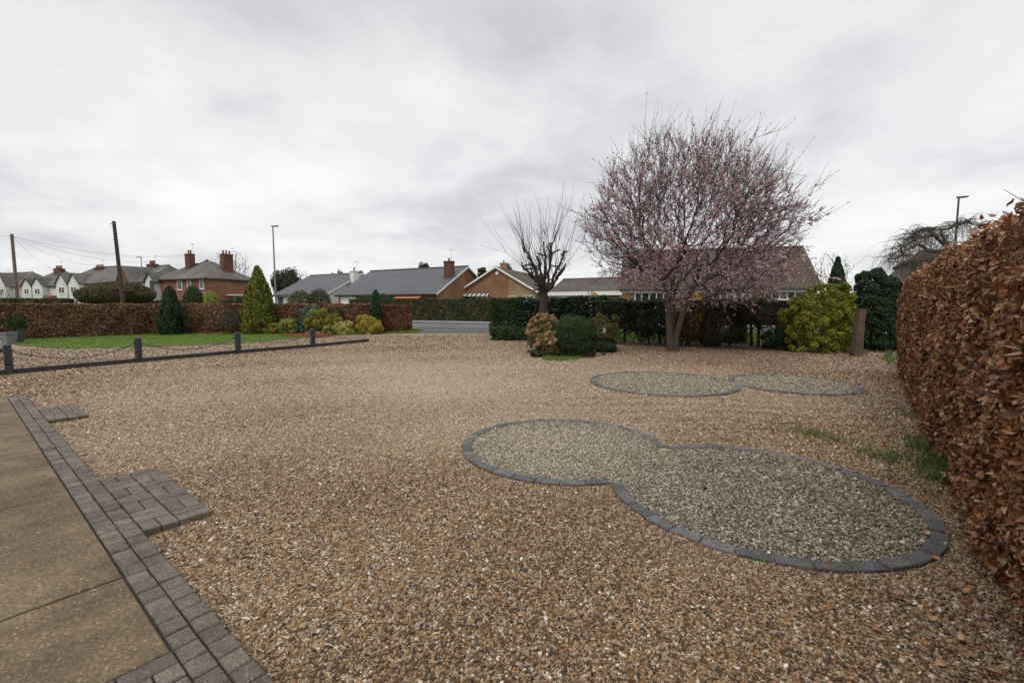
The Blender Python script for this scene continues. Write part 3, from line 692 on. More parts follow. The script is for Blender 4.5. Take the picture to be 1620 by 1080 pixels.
# ------------------------------------------------------------ left boundary hedges
hedge('beech_hedge', 'long clipped russet beech hedge behind the lawn at left', [(-27.5, 15.2), (-22.7, 20.7), (-19.2, 24.6), (-12.5, 26.0), (-8.0, 26.45)], 1.0, 1.6, M['beechfar'], 900, .09, both=True, bulge=.07, jit=1.0, inset=.17)
hedge('beech_hedge', 'short russet beech hedge end with sloping trimmed edge by the drive mouth', [(-7.85, 26.45), (-5.9, 26.65)], 1.0, 1.55, M['beechend'], 1000, .085, bulge=.05, jit=1.0, inset=.17)
hedge('clipped_hedge', 'long clipped dark green hedge across the road in front of the orange brick bungalows', [(-16.2, 46.2), (-1.9, 42.2), (9, 38.6), (20, 35)], 1.1, 2.05, M['hedgegreen'], 260, .13, bulge=.07, jit=1.0)
hedge('clipped_hedge', 'low bright green hedge left of the telegraph pole before white houses', [(-56, 47), (-45.5, 47)], 1.2, 2.15, M['hedgegreen'], 160, .16, jit=1.0, bulge=.1)
hedge('clipped_hedge', 'low dark green hedge in front of the red brick house', [(-45, 51.5), (-30, 50.5)], 1.2, 1.95, M['darkgreen'], 160, .16, jit=1.0, bulge=.1)

# ------------------------------------------------------------ shrubs of the left border
GB = 'shrubs of the border before the left hedge'
cone_tree('conifer', 'narrow dark green conifer standing in front of the russet hedge beside the lawn', 'conifer', (252, 452, 290), 23.7, M['conifer'], 6500, .11, bulge=.42, kk=14)
shrub('shrub', 'grey olive dome shaped shrub beside the dark narrow conifer and golden conifer', 'shrub', (349, 490, 387), 24.3, M['greyolive'], 3200, .06, .4, .06, group=GB)
cone_tree('conifer', 'tall golden yellow green conifer left of the street lamp', 'conifer', (383, 421, 438), 24.7, M['gold'], 13000, .13, bulge=.62, kk=8)
shrub('shrub', 'tiny bright yellow shrub tucked at the left foot of the golden conifer', 'shrub', (379, 503, 401), 23.8, M['privetgold'], 1600, .06, .5, .15, group=GB)
shrub('shrub', 'dark mid green shrub right of the golden conifer, up against the hedge', 'shrub', (420, 497, 447), 25.3, M['olive'], 2500, .08, .5, .12, group=GB)
shrub('shrub', 'olive mottled low shrub at the lawn edge right of the golden conifer', 'shrub', (417, 507, 446), 24.3, M['oliveyellow'], 2300, .07, .5, .15, group=GB)
shrub('shrub', 'lime green variegated shrub between mottled shrub and blue green rhododendron', 'shrub', (441, 500, 472), 24.4, M['limegreen'], 3000, .08, .5, .16, group=GB)
shrub('rhododendron', 'blue green glossy leaved rhododendron leaning on the russet hedge', 'shrub', (468, 481, 516), 25.2, M['bluegreen'], 3400, .14, .35, .12, group=GB)
shrub('shrub', 'widest olive and yellow bush in the middle of the border', 'shrub', (476, 490, 546), 24.6, M['oliveyellow'], 6500, .09, .5, .16, depth=.6, group=GB)
shrub('shrub', 'dark green shrub poking up behind the widest bush to the hedge top', 'shrub', (518, 483, 549), 25.7, M['olive'], 2500, .09, .5, .12, group=GB)
shrub('shrub', 'pale yellow leafy mound in front of the hedge, left of golden bush', 'shrub', (523, 505, 562), 24.1, M['paleyellow'], 4000, .08, .5, .18, group=GB)
shrub('shrub', 'small yellow green mound low at the front of the border', 'shrub', (508, 513, 534), 23.7, M['limegreen'], 2000, .07, .5, .14, group=GB)
shrub('shrub', 'golden orange bush at the right end of the border by the drive mouth', 'shrub', (560, 496, 608), 24.4, M['goldorange'], 4800, .08, .5, .18, group=GB)
cone_tree('conifer', 'slim blue dark green conifer rising from the right end of the border', 'conifer', (584, 456, 607), 25.4, M['conifer'], 5000, .11, bulge=.5, kk=14)
# rocks and bark mulch
def rock(label, px, py, r):
    c = G(px, py); o = thing('rock', label, 'rock', c); v = []; n = 10
    dd = rdir(60); import bmesh
    bm = bmesh.new()
    for q in dd: bm.verts.new(tuple(q * np.array(r) * rng.uniform(.8, 1.05) + [0, 0, r[2] * .6]))
    bmesh.ops.convex_hull(bm, input=bm.verts); me = bpy.data.meshes.new('boulder'); bm.to_mesh(me); bm.free(); link_mesh('boulder', me, M['rock'], o)
rock('flat brown boulder at the front edge of the yellow border bushes', 505, 530, (.26, .18, .13))
rock('small pale rock lying by the red bark at the lawn corner', 486, 530, (.16, .12, .12))
def mulch(name, label, cx, cy, rx, ry, n):
    a = rng.uniform(0, 6.28, n); q = np.sqrt(rng.uniform(0, 1, n)); p = np.c_[cx + rx * q * np.cos(a), cy + ry * q * np.sin(a), rng.uniform(.03, .07, n)]
    o = leaves(name, p, np.tile([0, 0, 1.], (n, 1)), .08, .5, M['mulch'], None, .5); tag(o, label, 'bark mulch', kind='stuff')
g = G(487, 532); mulch('bark_mulch', 'red bark chips spread at the corner of the lawn', g[0], g[1], 1.25, .8, 3000)
g = G(357, 528); mulch('bark_mulch', 'red bark chips below the grey olive shrub', g[0], g[1], 1.5, .5, 2500)

# lawn blades
def blades(name, label, poly, n, h, mat, z=.0, inside=None, wd=.006):
    poly = np.array(poly); lo, hi = poly.min(0), poly.max(0); q = rng.uniform(lo, hi, (n, 2)); x, y = q.T; k = np.zeros(n, bool); j = len(poly) - 1
    for i in range(len(poly)):
        xi, yi = poly[i]; xj, yj = poly[j]
        with np.errstate(divide='ignore', invalid='ignore'): k ^= ((yi > y) != (yj > y)) & (x < (xj - xi) * (y - yi) / (yj - yi) + xi)
        j = i
    q = q[k]; n = len(q); p = np.c_[q, np.full(n, z)]; a = rng.uniform(0, 6.28, n); s = np.c_[np.cos(a), np.sin(a), 0 * a] * wd
    hh = h * rng.uniform(.5, 1.3, n)[:, None]; tip = p + np.c_[rng.normal(0, .4, n), rng.normal(0, .4, n), np.ones(n)] * hh
    v = np.stack([p - s, p + s, tip], 1).reshape(-1, 3); o = fast_mesh(name, v, tris=np.arange(3 * n).reshape(-1, 3), mat=mat); return tag(o, label, 'grass', kind='stuff')
blades('lawn_grass', 'short mown grass of the lawn at left', lawn_pts, 90000, .035, M['blade'], .02, wd=.012)
blades('verge_grass', 'rough grass on the road verge behind the right hand shrubs', [(-1, 22.5), (14, 16.3), (22, 22), (10, 27), (0, 29)], 60000, .10, M['blade'], -.01, wd=.02)
blades('verge_grass', 'rough grass by the end of the russet hedge', [(-6.9, 26.0), (-5.3, 25.0), (-5.6, 28), (-7.5, 30.5)], 9000, .10, M['blade'], -.01, wd=.02)
blades('island_grass', 'bright green grass at the foot of the round ball shrub', [tuple(G(a, b)[:2]) for a, b in ((858, 570), (880, 572), (912, 570), (930, 562), (925, 552), (860, 560))], 7000, .09, M['blade'], 0, wd=.010)
blades('verge_grass', 'grass tuft at the foot of the leaning post by the right hedge', [tuple(G(a, b)[:2]) for a, b in ((1395, 568), (1420, 585), (1428, 570), (1405, 556))], 2500, .14, M['weed'], 0, wd=.012)

# ------------------------------------------------------------ bollards, chains, kickboard
rail = [(-13.3, 8.6), (-11.6, 10.05), (-10.85, 11.1), (-10.2, 12.6), (-9.05, 14.75), (-7.55, 17.1), (-6.2, 19.5)]
bm_ = []
for px, py in ((15, 592), (220, 573), (377, 559), (495, 549)): bm_.append(G(px, py)[:2])
line = [np.array([-13.6, 7.4])] + [np.array(b) for b in bm_] + [G(585, 540)[:2]]
def bollard_mesh():
    m = MB(); w = .065
    m.hexa([(-w, -w, -.05), (w, -w, -.05), (w, w, -.05), (-w, w, -.05)], [(-w, -w, .66), (w, -w, .66), (w, w, .66), (-w, w, .66)])
    return m
bl = None; BL = ['leftmost bollard, standing beside the parked silver car', 'second bollard from the parked car, near the lawn front', 'third bollard from the parked car, before the golden conifer', 'bollard farthest from the parked car, near the red bark']
for i, b in enumerate(bm_):
    t = thing('bollard', 'square charcoal ' + BL[i], 'bollard', (*b, 0), 'bollards along the kickboard'); dvec = line[i + 1] - line[i]; t.rotation_euler.z = math.atan2(dvec[1], dvec[0])
    if i == 0:
        m = bollard_mesh(); OFF[t.name] = np.zeros(3); p1 = m.build('post', M['charcoal'], t, bevel=.006)
        c_ = MB(); c_.poly([(-.075, -.075, .662), (.075, -.075, .662), (.075, .075, .662), (-.075, .075, .662), (-.05, -.05, .69), (.05, -.05, .69), (.05, .05, .69), (-.05, .05, .69)], [(3, 2, 1, 0), (0, 1, 5, 4), (1, 2, 6, 5), (2, 3, 7, 6), (3, 0, 4, 7), (4, 5, 6, 7)]); p2 = c_.build('cap', M['charcoal'], t)
        bl = [p1, p2]
        for sx in (-1, 1): bl.append(MB().tube([(sx * .06, 0, .565), (sx * .085, 0, .565), (sx * .098, 0, .55)], .012, 6).build('eye_bolt', M['chain'], t))
    else:
        for q in bl: c_ = q.copy(); C.objects.link(c_); c_.parent = t
m = MB()
for a, b in zip(line[:-1], line[1:]):
    d = nz(b - a); n = np.array([-d[1], d[0]]); L = np.linalg.norm(b - a)
    m.obox((*(a - n * .022 + d * .07), -.03), (*d, 0), (*n, 0), UP, L - .14, .044, .145)
tag(m.build('kickboard', M['rail'], bevel=.004), 'long charcoal kickboard laid on edge along the gravel between the bollards', 'edging board')
def chain(a, b, sag, label):
    m = MB(); mid = (np.array(a) + np.array(b)) / 2; L = np.linalg.norm(np.array(b) - a); n = int(L / .058); t = np.linspace(0, 1, n)
    for i in range(n):
        p = np.array(a) * (1 - t[i]) + np.array(b) * t[i]; p[2] -= sag * 4 * t[i] * (1 - t[i]); d = np.array(b) - a; d[2] -= sag * 4 * (1 - 2 * t[i]); d = nz(d)
        s = nz(np.cross(d, UP)); w = s if i % 2 else nz(np.cross(s, d)); pts = []
        for k in range(9): an = k / 8 * 2 * math.pi; pts.append(p + d * .037 * math.cos(an) + w * .018 * math.sin(an))
        m.tube(pts, .0065, 4, False)
    tag(m.build('chain', M['chain']), label, 'chain', 'chains slung between the bollards')
CH = ['between the leftmost bollard and the second', 'between the second and third bollards', 'between the two farthest bollards, before the red bark']
for i in range(3): chain((*bm_[i], .56), (*bm_[i + 1], .56), .30, 'grey sagging chain slung ' + CH[i])
# planters
def planter(label, px, py, dist, hp, wp, mat):
    cx = (px - 810) / F * dist; h = hp / F * dist; w = wp / F * dist / 2; r = thing('planter', label, 'planter', (cx, dist, 0)); m = MB(); b = np.array([cx, dist, 0])
    q = [(-1, -1), (1, -1), (1, 1), (-1, 1)]
    m.hexa([b + [x * w * .72, y * w * .72, .002] for x, y in q], [b + [x * w * .95, y * w * .95, h * .86] for x, y in q]); m.build('pot', mat, r, bevel=.015)
    m2 = MB(); m2.hexa([b + [x * w, y * w, h * .865] for x, y in q], [b + [x * w * 1.04, y * w * 1.04, h] for x, y in q]); m2.build('rim', mat, r, bevel=.01)
    MB().face([b + [x * w * .9, y * w * .9, h + .004] for x, y in q]).build('soil', M['soil'], r); return b + [0, 0, h], w
planter('pale grey square tapered planter at the left edge beside the hedge', 9, 545, 18.2, 19, 18, M['planter'])
b_, w_ = planter('dark grey tapered planter holding a small leafy bush, near left edge', 27, 544, 18.9, 22, 12, M['darkplanter'])
r = thing('potted_shrub', 'small dark green bush growing in the dark planter', 'shrub', b_)
p, nr = dome_pts(1800, b_ + [-.05, 0, .30], (.30, .28, .36), .15, 3, .2, -.9); leaves('foliage', p, nr, .07, .5, M['hedgegreen'], r, .9); stems('stem', b_, (.2, .2), .4, r, M['brown_twig'], 5, .01)

# ------------------------------------------------------------ parked car at the left edge
def car():
    fx, fy = P(11, 555, 13.3)[:2]; fy -= 1.72; yaw = R(-4); r = thing('parked_car', 'silver car parked at the left edge with only its headlight corner showing', 'car', (fx - 2.0, fy + .5, 0))
    ax = np.array([math.cos(yaw), math.sin(yaw), 0]); ay = np.array([-ax[1], ax[0], 0]); o = np.array([fx, fy + .86, 0])
    def W(s, t, z): return o + ax * s + ay * t + UP * z
    prof = [(-.02, .30, .62), (0, .52, .70), (-.05, .70, .72), (-.35, .86, .74), (-1.15, .97, .78), (-1.2, .98, .79)]
    def loft(secs, name, mat, parent):
        m = MB(); rings = []
        for s, w, z0, z1, tw in secs:
            rings.append([W(s, -w * .92, z0), W(s, -w, z0 + .15), W(s, -w, z1 - .18), W(s, -w * tw, z1), W(s, w * tw, z1), W(s, w, z1 - .18), W(s, w, z0 + .15), W(s, w * .92, z0)])
        vs = [p for q in rings for p in q]; k = 8
        fs = [(i * k + j, i * k + (j + 1) % k, (i + 1) * k + (j + 1) % k, (i + 1) * k + j) for i in range(len(rings) - 1) for j in range(k)]
        fs += [tuple(range(k - 1, -1, -1)), tuple(range((len(rings) - 1) * k, len(rings) * k))]; m.poly(vs, fs)
        ob = m.build(name, mat, parent, True, 0); sdv = ob.modifiers.new('round', 'SUBSURF'); sdv.levels = sdv.render_levels = 2; return ob
    loft([(.0, .70, .22, .62, .85), (-.06, .80, .20, .68, .85), (-.5, .86, .2, .80, .86), (-1.2, .88, .2, .93, .88), (-2.6, .88, .2, .95, .88), (-3.7, .86, .2, .92, .86), (-4.0, .78, .26, .8, .85)], 'body', M['silver'], r)
    loft([(-1.05, .70, .86, .98, .85), (-1.7, .74, .86, 1.40, .78), (-2.6, .74, .86, 1.46, .78), (-3.3, .72, .86, 1.36, .78), (-3.85, .66, .86, .98, .85)], 'glasshouse', M['glass'], r)
    loft([(-1.75, .58, 1.30, 1.45, .8), (-2.6, .60, 1.32, 1.50, .8), (-3.25, .56, 1.28, 1.41, .8)], 'roof_panel', M['silver'], r)
    for s in (-.75, -3.2):
        for t in (-.80, .80):
            m = MB(); sg = 1 if t > 0 else -1
            m.tube([W(s, t - .11 * sg, .31), W(s, t + .09 * sg, .31)], .31, 20); wh = m.build('wheel', M['tyre'], r)
            MB().tube([W(s, t + .085 * sg, .31), W(s, t + .10 * sg, .31)], .2, 14).build('rim', M['galv'], wh)
    for t in (-.56, .56):
        m = MB(); m.tube([W(-.22, t, .60), W(-.0, t, .585)], [.11, .085], 12); hl = m.build('headlight', M['lampglass'], r)
    m = MB(); m.obox(W(-.06, -.5, .40), ay, ax, UP, 1.0, .075, .14); m.build('grille', M['black'], r)
    m = MB(); m.obox(W(-.1, -.78, .20), ay, ax, UP, 1.56, .13, .12); m.build('bumper', M['black'], r, bevel=.03)
car()

# ------------------------------------------------------------ poles, lamps, wires
def pole(label, pt, pb, dist, r0, r1, mat, steps=True):
    a = P(*pb, dist); b = P(*pt, dist); t = nz(b - a); a = a - t * (a[2] / t[2]); r = thing('telegraph_pole', label, 'telegraph pole', (a[0], a[1], 0))
    MB().tube([a - UP * .1, (a + b) / 2, b], [r0, (r0 + r1) / 2, r1], 10).build('shaft', mat, r)
    L = np.linalg.norm(b - a)
    for i in range(8):
        q = a + t * (L - .5 - i * .55); sg = 1 if i % 2 else -1; MB().tube([q + [sg * r1, 0, 0], q + [sg * (r1 + .22), 0, 0]], .014, 5).build('foot_peg', M['galv'], r)
    mm = MB(); mm.tube([b - t * .25 + [-.22, -.12, 0], b - t * .25 + [.22, -.12, 0]], .035, 6); mm.build('bracket', M['galv'], r)
    return b
tp1 = pole('dark telegraph pole leaning left, nearest of the two, behind the russet hedge', (180, 350), (194, 475), 40, .17, .13, M['polewood'])
tp2 = pole('paler telegraph pole far at left with wires fanning out from its top', (18.5, 370), (27, 465), 50, .17, .13, M['polewood2'])
def wire(a, b, sag, label, k=16, r=.011):
    pts = []
    for i in range(k + 1):
        t = i / k; p = np.array(a) * (1 - t) + np.array(b) * t; p[2] -= sag * 4 * t * (1 - t); pts.append(p)
    tag(MB().tube(pts, r, 4, False).build('overhead_wire', M['wire']), label, 'wire', 'overhead telephone wires')
def lamp(label, ptop, pbase, dist, mat, headpx, r=.075):
    a = P(*pbase, dist); b = P(*ptop, dist); a[2] = 0; a[0] = b[0] + (a[0] - b[0]) * .0
    o = thing('street_lamp', label, 'street lamp', (b[0], dist, 0), 'street lamps along the road'); base = np.array([b[0], dist, 0])
    MB().tube([base - UP * .1, base + UP * 1.3, base + UP * 1.32, b], [r * 1.45, r * 1.4, r, r * .62], 10).build('column', mat, o)
    hx = headpx / F * dist; m = MB(); d = nz([hx, 0, .08 * abs(hx)]); L = abs(hx)
    m.tube([b - d * L * .25, b + d * L * .15], .05, 8); m.build('spigot', mat, o)
    q = b + d * L * .1; s = np.array([0, .13, 0])
    hd = MB(); hd.hexa([q - s * .5 - UP * .05, q + d * L * .9 - s - UP * .04, q + d * L * .9 + s - UP * .04, q + s * .5 - UP * .05], [q - s * .5 + UP * .05, q + d * L * .9 - s * .8 + UP * .03, q + d * L * .9 + s * .8 + UP * .03, q + s * .5 + UP * .05]); hd.build('lantern', M['lampgrey'], o, bevel=.015)
    MB().obox(q + d * L * .3 - s * .6 - UP * .062, d, (0, 1, 0), UP, L * .5, .15, .012).build('lens', M['lampglass'], o)
lamp('grey street lamp rising beside the golden conifer', (431.5, 358), (440, 475), 36.5, M['galv'], 8.5)
lamp('small distant street lamp in front of the red brick house chimney', (223, 407), (229, 475), 58, M['galv'], -7)
lamp('dark street lamp behind the tall right hand beech hedge', (1517, 312), (1512, 390), 26.5, M['lampgrey'], 13)

# ------------------------------------------------------------ houses
class House:
    def __init__(s, name, label, A, zA, B, zB, depth):
        xa = (A - 810) / F * zA; xb = (B - 810) / F * zB
        s.o = np.array([xa, zA, 0.]); e_ = np.array([xb, zB, 0.]); s.L = np.linalg.norm(e_ - s.o); s.d = nz(e_ - s.o); s.n = np.array([-s.d[1], s.d[0], 0]); s.D = depth
        s.root = thing(name, label, 'house', s.o)
    def W(s, a, b, z): return s.o + s.d * a + s.n * b + UP * z
    def px(s, px, py, t=0):                          # photo pixel on the facade (t metres behind it) -> (along, height)
        r = ray(px, py); q = s.o + s.n * t - np.array([0, 0, CAMH]); k = (q @ s.n) / (r @ s.n); p = r * k + [0, 0, CAMH]; return (p - s.o) @ s.d, p[2]
    def walls(s, eave, ridge, mat, hip=(False, False), a0=0, a1=None, b0=0, b1=None, name='wall'):
        a1 = s.L if a1 is None else a1; b1 = s.D if b1 is None else b1; m = MB(); mid = (b0 + b1) / 2; z0 = -.2
        V = [s.W(a0, b0, z0), s.W(a1, b0, z0), s.W(a1, b1, z0), s.W(a0, b1, z0), s.W(a0, b0, eave), s.W(a1, b0, eave), s.W(a1, b1, eave), s.W(a0, b1, eave)]
        fs = [(0, 1, 5, 4), (2, 3, 7, 6)]; rr = ridge - .12
        V += [s.W(a0, mid, rr), s.W(a1, mid, rr)]
        fs += [(1, 2, 6, 5) if hip[1] else (1, 2, 6, 9, 5), (3, 0, 4, 7) if hip[0] else (3, 0, 4, 8, 7)]
        m.poly(V, fs); return m.build(name, mat, s.root)
    def roof(s, eave, ridge, mat, hip=(0, 0), a0=0, a1=None, b0=0, b1=None, ov=.4, vg=.25, th=.14, name='roof'):
        """two or four slopes; hip = run of the hip at each end (0 = gable)"""
        a1 = s.L if a1 is None else a1; b1 = s.D if b1 is None else b1; mid = (b0 + b1) / 2; run = mid - b0; sl = (ridge - eave) / run; ze = eave - ov * sl + .05
        e0 = a0 - (ov if hip[0] else vg); e1 = a1 + (ov if hip[1] else vg); r0 = a0 + hip[0] if hip[0] else e0; r1 = a1 - hip[1] if hip[1] else e1
        c = [s.W(e0, b0 - ov, ze), s.W(e1, b0 - ov, ze), s.W(e1, b1 + ov, ze), s.W(e0, b1 + ov, ze), s.W(r0, mid, ridge + .05), s.W(r1, mid, ridge + .05)]
        lo = [p - UP * th for p in c]; V = c + lo
        F_ = [(0, 1, 5, 4), (2, 3, 4, 5), (6, 7, 1, 0), (8, 9, 3, 2), (10, 11, 7, 6), (11, 10, 9, 8)]
        F_ += [(1, 2, 5), (8, 7, 11), (7, 8, 2, 1)] if hip[1] else [(1, 7, 11, 5), (5, 11, 8, 2)]
        F_ += [(3, 0, 4), (6, 9, 10), (9, 6, 0, 3)] if hip[0] else [(4, 10, 6, 0), (3, 9, 10, 4)]
        s.rf = MB().poly(V, F_).build(name, mat, s.root)
        rc = MB().tube([s.W(r0, mid, ridge + .07), s.W(r1, mid, ridge + .07)], .09, 6); rc.build('ridge_tiles', mat, s.rf)
        s.ze = ze; s.geo = (e0, e1, b0 - ov, b1 + ov, mid, ridge, sl, th)
        return s.rf
    def fascia(s, mat, gut=True):
        e0, e1, f0, f1, mid, ridge, sl, th = s.geo; m = MB(); m.obox(s.W(e0, f0 + .03, s.ze - th - .12), s.d, s.n, UP, e1 - e0, .03, .17); m.build('fascia', mat, s.root)
        if gut: MB().tube([s.W(e0, f0 - .04, s.ze - .12), s.W(e1, f0 - .04, s.ze - .12)], .055, 6).build('gutter', M['gutter'], s.root)
    def barge(s, end, mat, w=.2):
        e0, e1, f0, f1, mid, ridge, sl, th = s.geo; a = e0 - .03 if end == 0 else e1; m = MB()
        for f in (f0, f1):
            p, q = s.W(a, f, s.ze - .01), s.W(a, mid, ridge + .04); dv = s.d * .03
            m.hexa([p - UP * w, p - UP * w + dv, q - UP * w + dv, q - UP * w], [p, p + dv, q + dv, q])
        m.build('bargeboard', mat, s.root)
    def window(s, r, t=0, frame='white', mull=1, trans=True, name='window', fw=.06, raw=None, sill=True):
        if raw: a0, z0, a1, z1 = raw
        else:
            (a0, z1), (a1, z0) = s.px(r[0], r[1], t), s.px(r[2], r[3], t)
        m = MB(); y = t - .05; D = .075
        def bar(p0, q0, p1, q1): m.obox(s.W(p0, y, q0), s.d, s.n, UP, p1 - p0, D, q1 - q0)
        bar(a0, z0, a1, z0 + fw); bar(a0, z1 - fw, a1, z1); bar(a0, z0 + fw, a0 + fw, z1 - fw); bar(a1 - fw, z0 + fw, a1, z1 - fw)
        for i in range(mull):
            c = a0 + (a1 - a0) * (i + 1) / (mull + 1); bar(c - fw / 2, z0 + fw, c + fw / 2, z1 - fw)
        if sill: m.obox(s.W(a0 - .06, t - .10, z0 - .06), s.d, s.n, UP, a1 - a0 + .12, .125, .055)
        w = m.build(name, M[frame], s.root)
        MB().face([s.W(a0 + fw, t - .02, z0 + fw), s.W(a1 - fw, t - .02, z0 + fw), s.W(a1 - fw, t - .02, z1 - fw), s.W(a0 + fw, t - .02, z1 - fw)]).build('pane', M['glass'], w)
        return w
    def door(s, r, mat, t=0, name='door', ribs=0):
        (a0, z1), (a1, z0) = s.px(r[0], r[1], t), s.px(r[2], r[3], t); z0 = 0.02 if z0 < .8 else z0
        m = MB(); m.obox(s.W(a0, t - .04, z0), s.d, s.n, UP, a1 - a0, .06, z1 - z0)
        for i in range(ribs):
            zz = z0 + (z1 - z0) * (i + .5) / ribs; m.obox(s.W(a0 + .04, t - .055, zz - .05), s.d, s.n, UP, a1 - a0 - .08, .014, (z1 - z0) / ribs * .6)
        dd = m.build(name, mat, s.root)
        f = MB(); f.obox(s.W(a0 - .07, t - .06, z0), s.d, s.n, UP, .066, .08, z1 - z0 + .07); f.obox(s.W(a1 + .004, t - .06, z0), s.d, s.n, UP, .066, .08, z1 - z0 + .07); f.obox(s.W(a0, t - .06, z1 + .004), s.d, s.n, UP, a1 - a0, .08, .066); f.build('door_frame', M['white'], dd)
    def chimney(s, a, b, ztop, w, dpt, zb, mat, pots=2, aerial=False, ph=.45, cap=True):
        m = MB(); m.obox(s.W(a - w / 2, b - dpt / 2, zb), s.d, s.n, UP, w, dpt, ztop - zb - .16); c = m.build('chimney', mat, s.root)
        k = MB(); k.obox(s.W(a - w / 2 - .06, b - dpt / 2 - .06, ztop - .16), s.d, s.n, UP, w + .12, dpt + .12, .10); k.obox(s.W(a - w / 2, b - dpt / 2, ztop - .06), s.d, s.n, UP, w, dpt, .06); k.build('chimney_cap', mat, c)
        for i in range(pots):
            q = s.W(a + (i - (pots - 1) / 2) * w / max(1, pots) * .95, b, ztop); MB().tube([q, q + UP * ph * .85, q + UP * ph * .86, q + UP * ph], [.12, .10, .13, .13], 10).build('chimney_pot', M['pot'], c)
        f = MB(); f.obox(s.W(a - w / 2 - .05, b - dpt / 2 - .05, zb + .0), s.d, s.n, UP, w + .1, dpt + .1, .28); f.build('flashing', M['lead'], c)
        if aerial:
            q = s.W(a, b + dpt / 2 + .05, ztop - .3); m = MB(); m.tube([q, q + UP * 1.7], .013, 5); m.tube([q + UP * 1.6 - s.d * .45, q + UP * 1.6 + s.d * .45], .010, 4)
            for i in range(6): z_ = q + UP * 1.6 + s.d * (-.4 + .16 * i); m.tube([z_ - s.n * .2 - UP * .1, z_ + s.n * .2 + UP * .1], .007, 4)
            m.build('tv_aerial', M['galv'], c)

# far grey roofed bungalow
h = House('bungalow', 'white rendered bungalow with a plain grey roof and white chimney behind clipped bushes', 438, 68, 519, 62, 12)
h.walls(3.1, 6.1, M['render']); h.roof(3.1, 6.1, M['slate']); h.fascia(M['white']); h.barge(1, M['white']); h.barge(0, M['white'])
h.chimney(h.L + .42, 4.3, 6.35, .8, .9, .0, M['render'], 1, True, .5)
q = h.W(h.L + .45, 3.55, 4.2); m = MB(); m.tube([q, q - h.n * .3 + h.d * .15], .03, 5); m.tube([q - h.n * .3 + h.d * .15, q - h.n * .34 + h.d * .17, q - h.n * .42 + h.d * .21], [.12, .3, .38], 14); m.build('satellite_dish', M['lampgrey'], h.root)
h.door((440, 470, 449, 482), M['bluedoor']); h.window((500, 467, 516, 477), mull=2)
# middle slate bungalow
h = House('bungalow', 'orange brick bungalow with a long ribbed grey slate roof and white garage door', 537, 57.9, 692, 50, 11.2)
h.walls(2.95, 6.05, M['orangebrick']); h.roof(2.95, 6.05, M['slate']); h.fascia(M['gutter']); h.barge(1, M['white']); h.barge(0, M['white'])
sa, _ = h.px(714, 430, 3.6); h.chimney(sa, 3.2, 6.55, .95, .8, 4.2, M['chimneybrick'], 1, True, .35)
h.door((540, 470, 563, 486), M['white'], ribs=7, name='garage_door'); h.window((572, 472, 600, 482), mull=3); h.window((630, 471, 668, 480), mull=3)
(a0, z0), (a1, _) = h.px(629, 467.5), h.px(671, 467.5)
m = MB(); A_, B_ = h.W(a0, -.03, z0), h.W(a1, -.03, z0); m.hexa([A_ - h.n * .9 - UP * .35, B_ - h.n * .9 - UP * .35, B_ - UP * .04, A_ - UP * .04], [A_ - h.n * .9 - UP * .3, B_ - h.n * .9 - UP * .3, B_, A_]); m.build('awning', M['awning'], h.root)
# gable fronted bungalow
h = House('bungalow', 'gable fronted orange and ochre brick bungalow with striped awning behind the green hedge', 725, 55, 846, 52, 16)
GD = h.D
h2 = h
apx, apz = h.px(785, 421)
def gablefront(h, e0, z0, ea, za, e1, z1, mat1, mat2, split):
    m = MB(); Dp = h.D
    def col(a): return np.interp(a, [e0, ea, e1], [z0, za, z1]) - .1
    for mt, a, b, nm in ((mat1, e0 + .35, split, 'brick_wall'), (mat2, split + .002, e1 - .35, 'ochre_wall')):
        pts = [a] + ([ea] if a < ea < b else []) + [b]; m = MB(); n = len(pts)
        fr = [h.W(a, 0, -.2), h.W(b, 0, -.2)] + [h.W(q, 0, col(q)) for q in reversed(pts)]; bk = [p + h.n * Dp for p in fr]; k = len(fr)
        m.poly(fr + bk, [tuple(range(k)), tuple(range(2 * k - 1, k - 1, -1))] + [((i + 1) % k, i, k + i, k + (i + 1) % k) for i in range(k)]); m.build(nm, mt, h.root)
    R_ = MB(); th = .14
    for x0, q0, x1, q1 in ((e0, z0, ea, za), (ea, za, e1, z1)):
        b = [h.W(x0, -.3, q0), h.W(x1, -.3, q1), h.W(x1, Dp + .3, q1), h.W(x0, Dp + .3, q0)]; R_.hexa([p - UP * th for p in b], b)
    R_.build('roof', M['browntile'], h.root); bb = MB()
    for x0, q0, x1, q1 in ((e0, z0, ea, za), (ea, za, e1, z1)):
        p, q = h.W(x0, -.335, q0 - .02), h.W(x1, -.335, q1 - .02); dv = h.n * .03; bb.hexa([p - UP * .22, p - UP * .22 + dv, q - UP * .22 + dv, q - UP * .22], [p, p + dv, q + dv, q])
    bb.build('bargeboard', M['white'], h.root)
(e0, z0), (e1, z1) = h.px(717, 466), h.px(852, 460.5); sp0, _ = h.px(805, 450)
gablefront(h, e0, z0, apx, apz, e1, z1, M['orangebrick'], M['ochrebrick'], sp0)
h.window((728, 469, 772, 478), mull=4); h.window((805, 468, 815, 478)); h.window((827, 467, 844, 478), mull=2)
(a0, zz), (a1, _) = h.px(727, 464.5), h.px(774, 464.5); A_, B_ = h.W(a0, -.03, zz), h.W(a1, -.03, zz)
m = MB(); m.hexa([A_ - h.n * .7 - UP * .34, B_ - h.n * .7 - UP * .34, B_ - UP * .04, A_ - UP * .04], [A_ - h.n * .7 - UP * .3, B_ - h.n * .7 - UP * .3, B_, A_]); m.build('awning', M['stripe'], h.root)
a_, z_ = h.px(786.5, 432); m = MB(); q = h.W(a_, -.06, z_); m.tube([q, q + h.n * .12], .2, 12); m.build('alarm_box', M['white'], h.root)
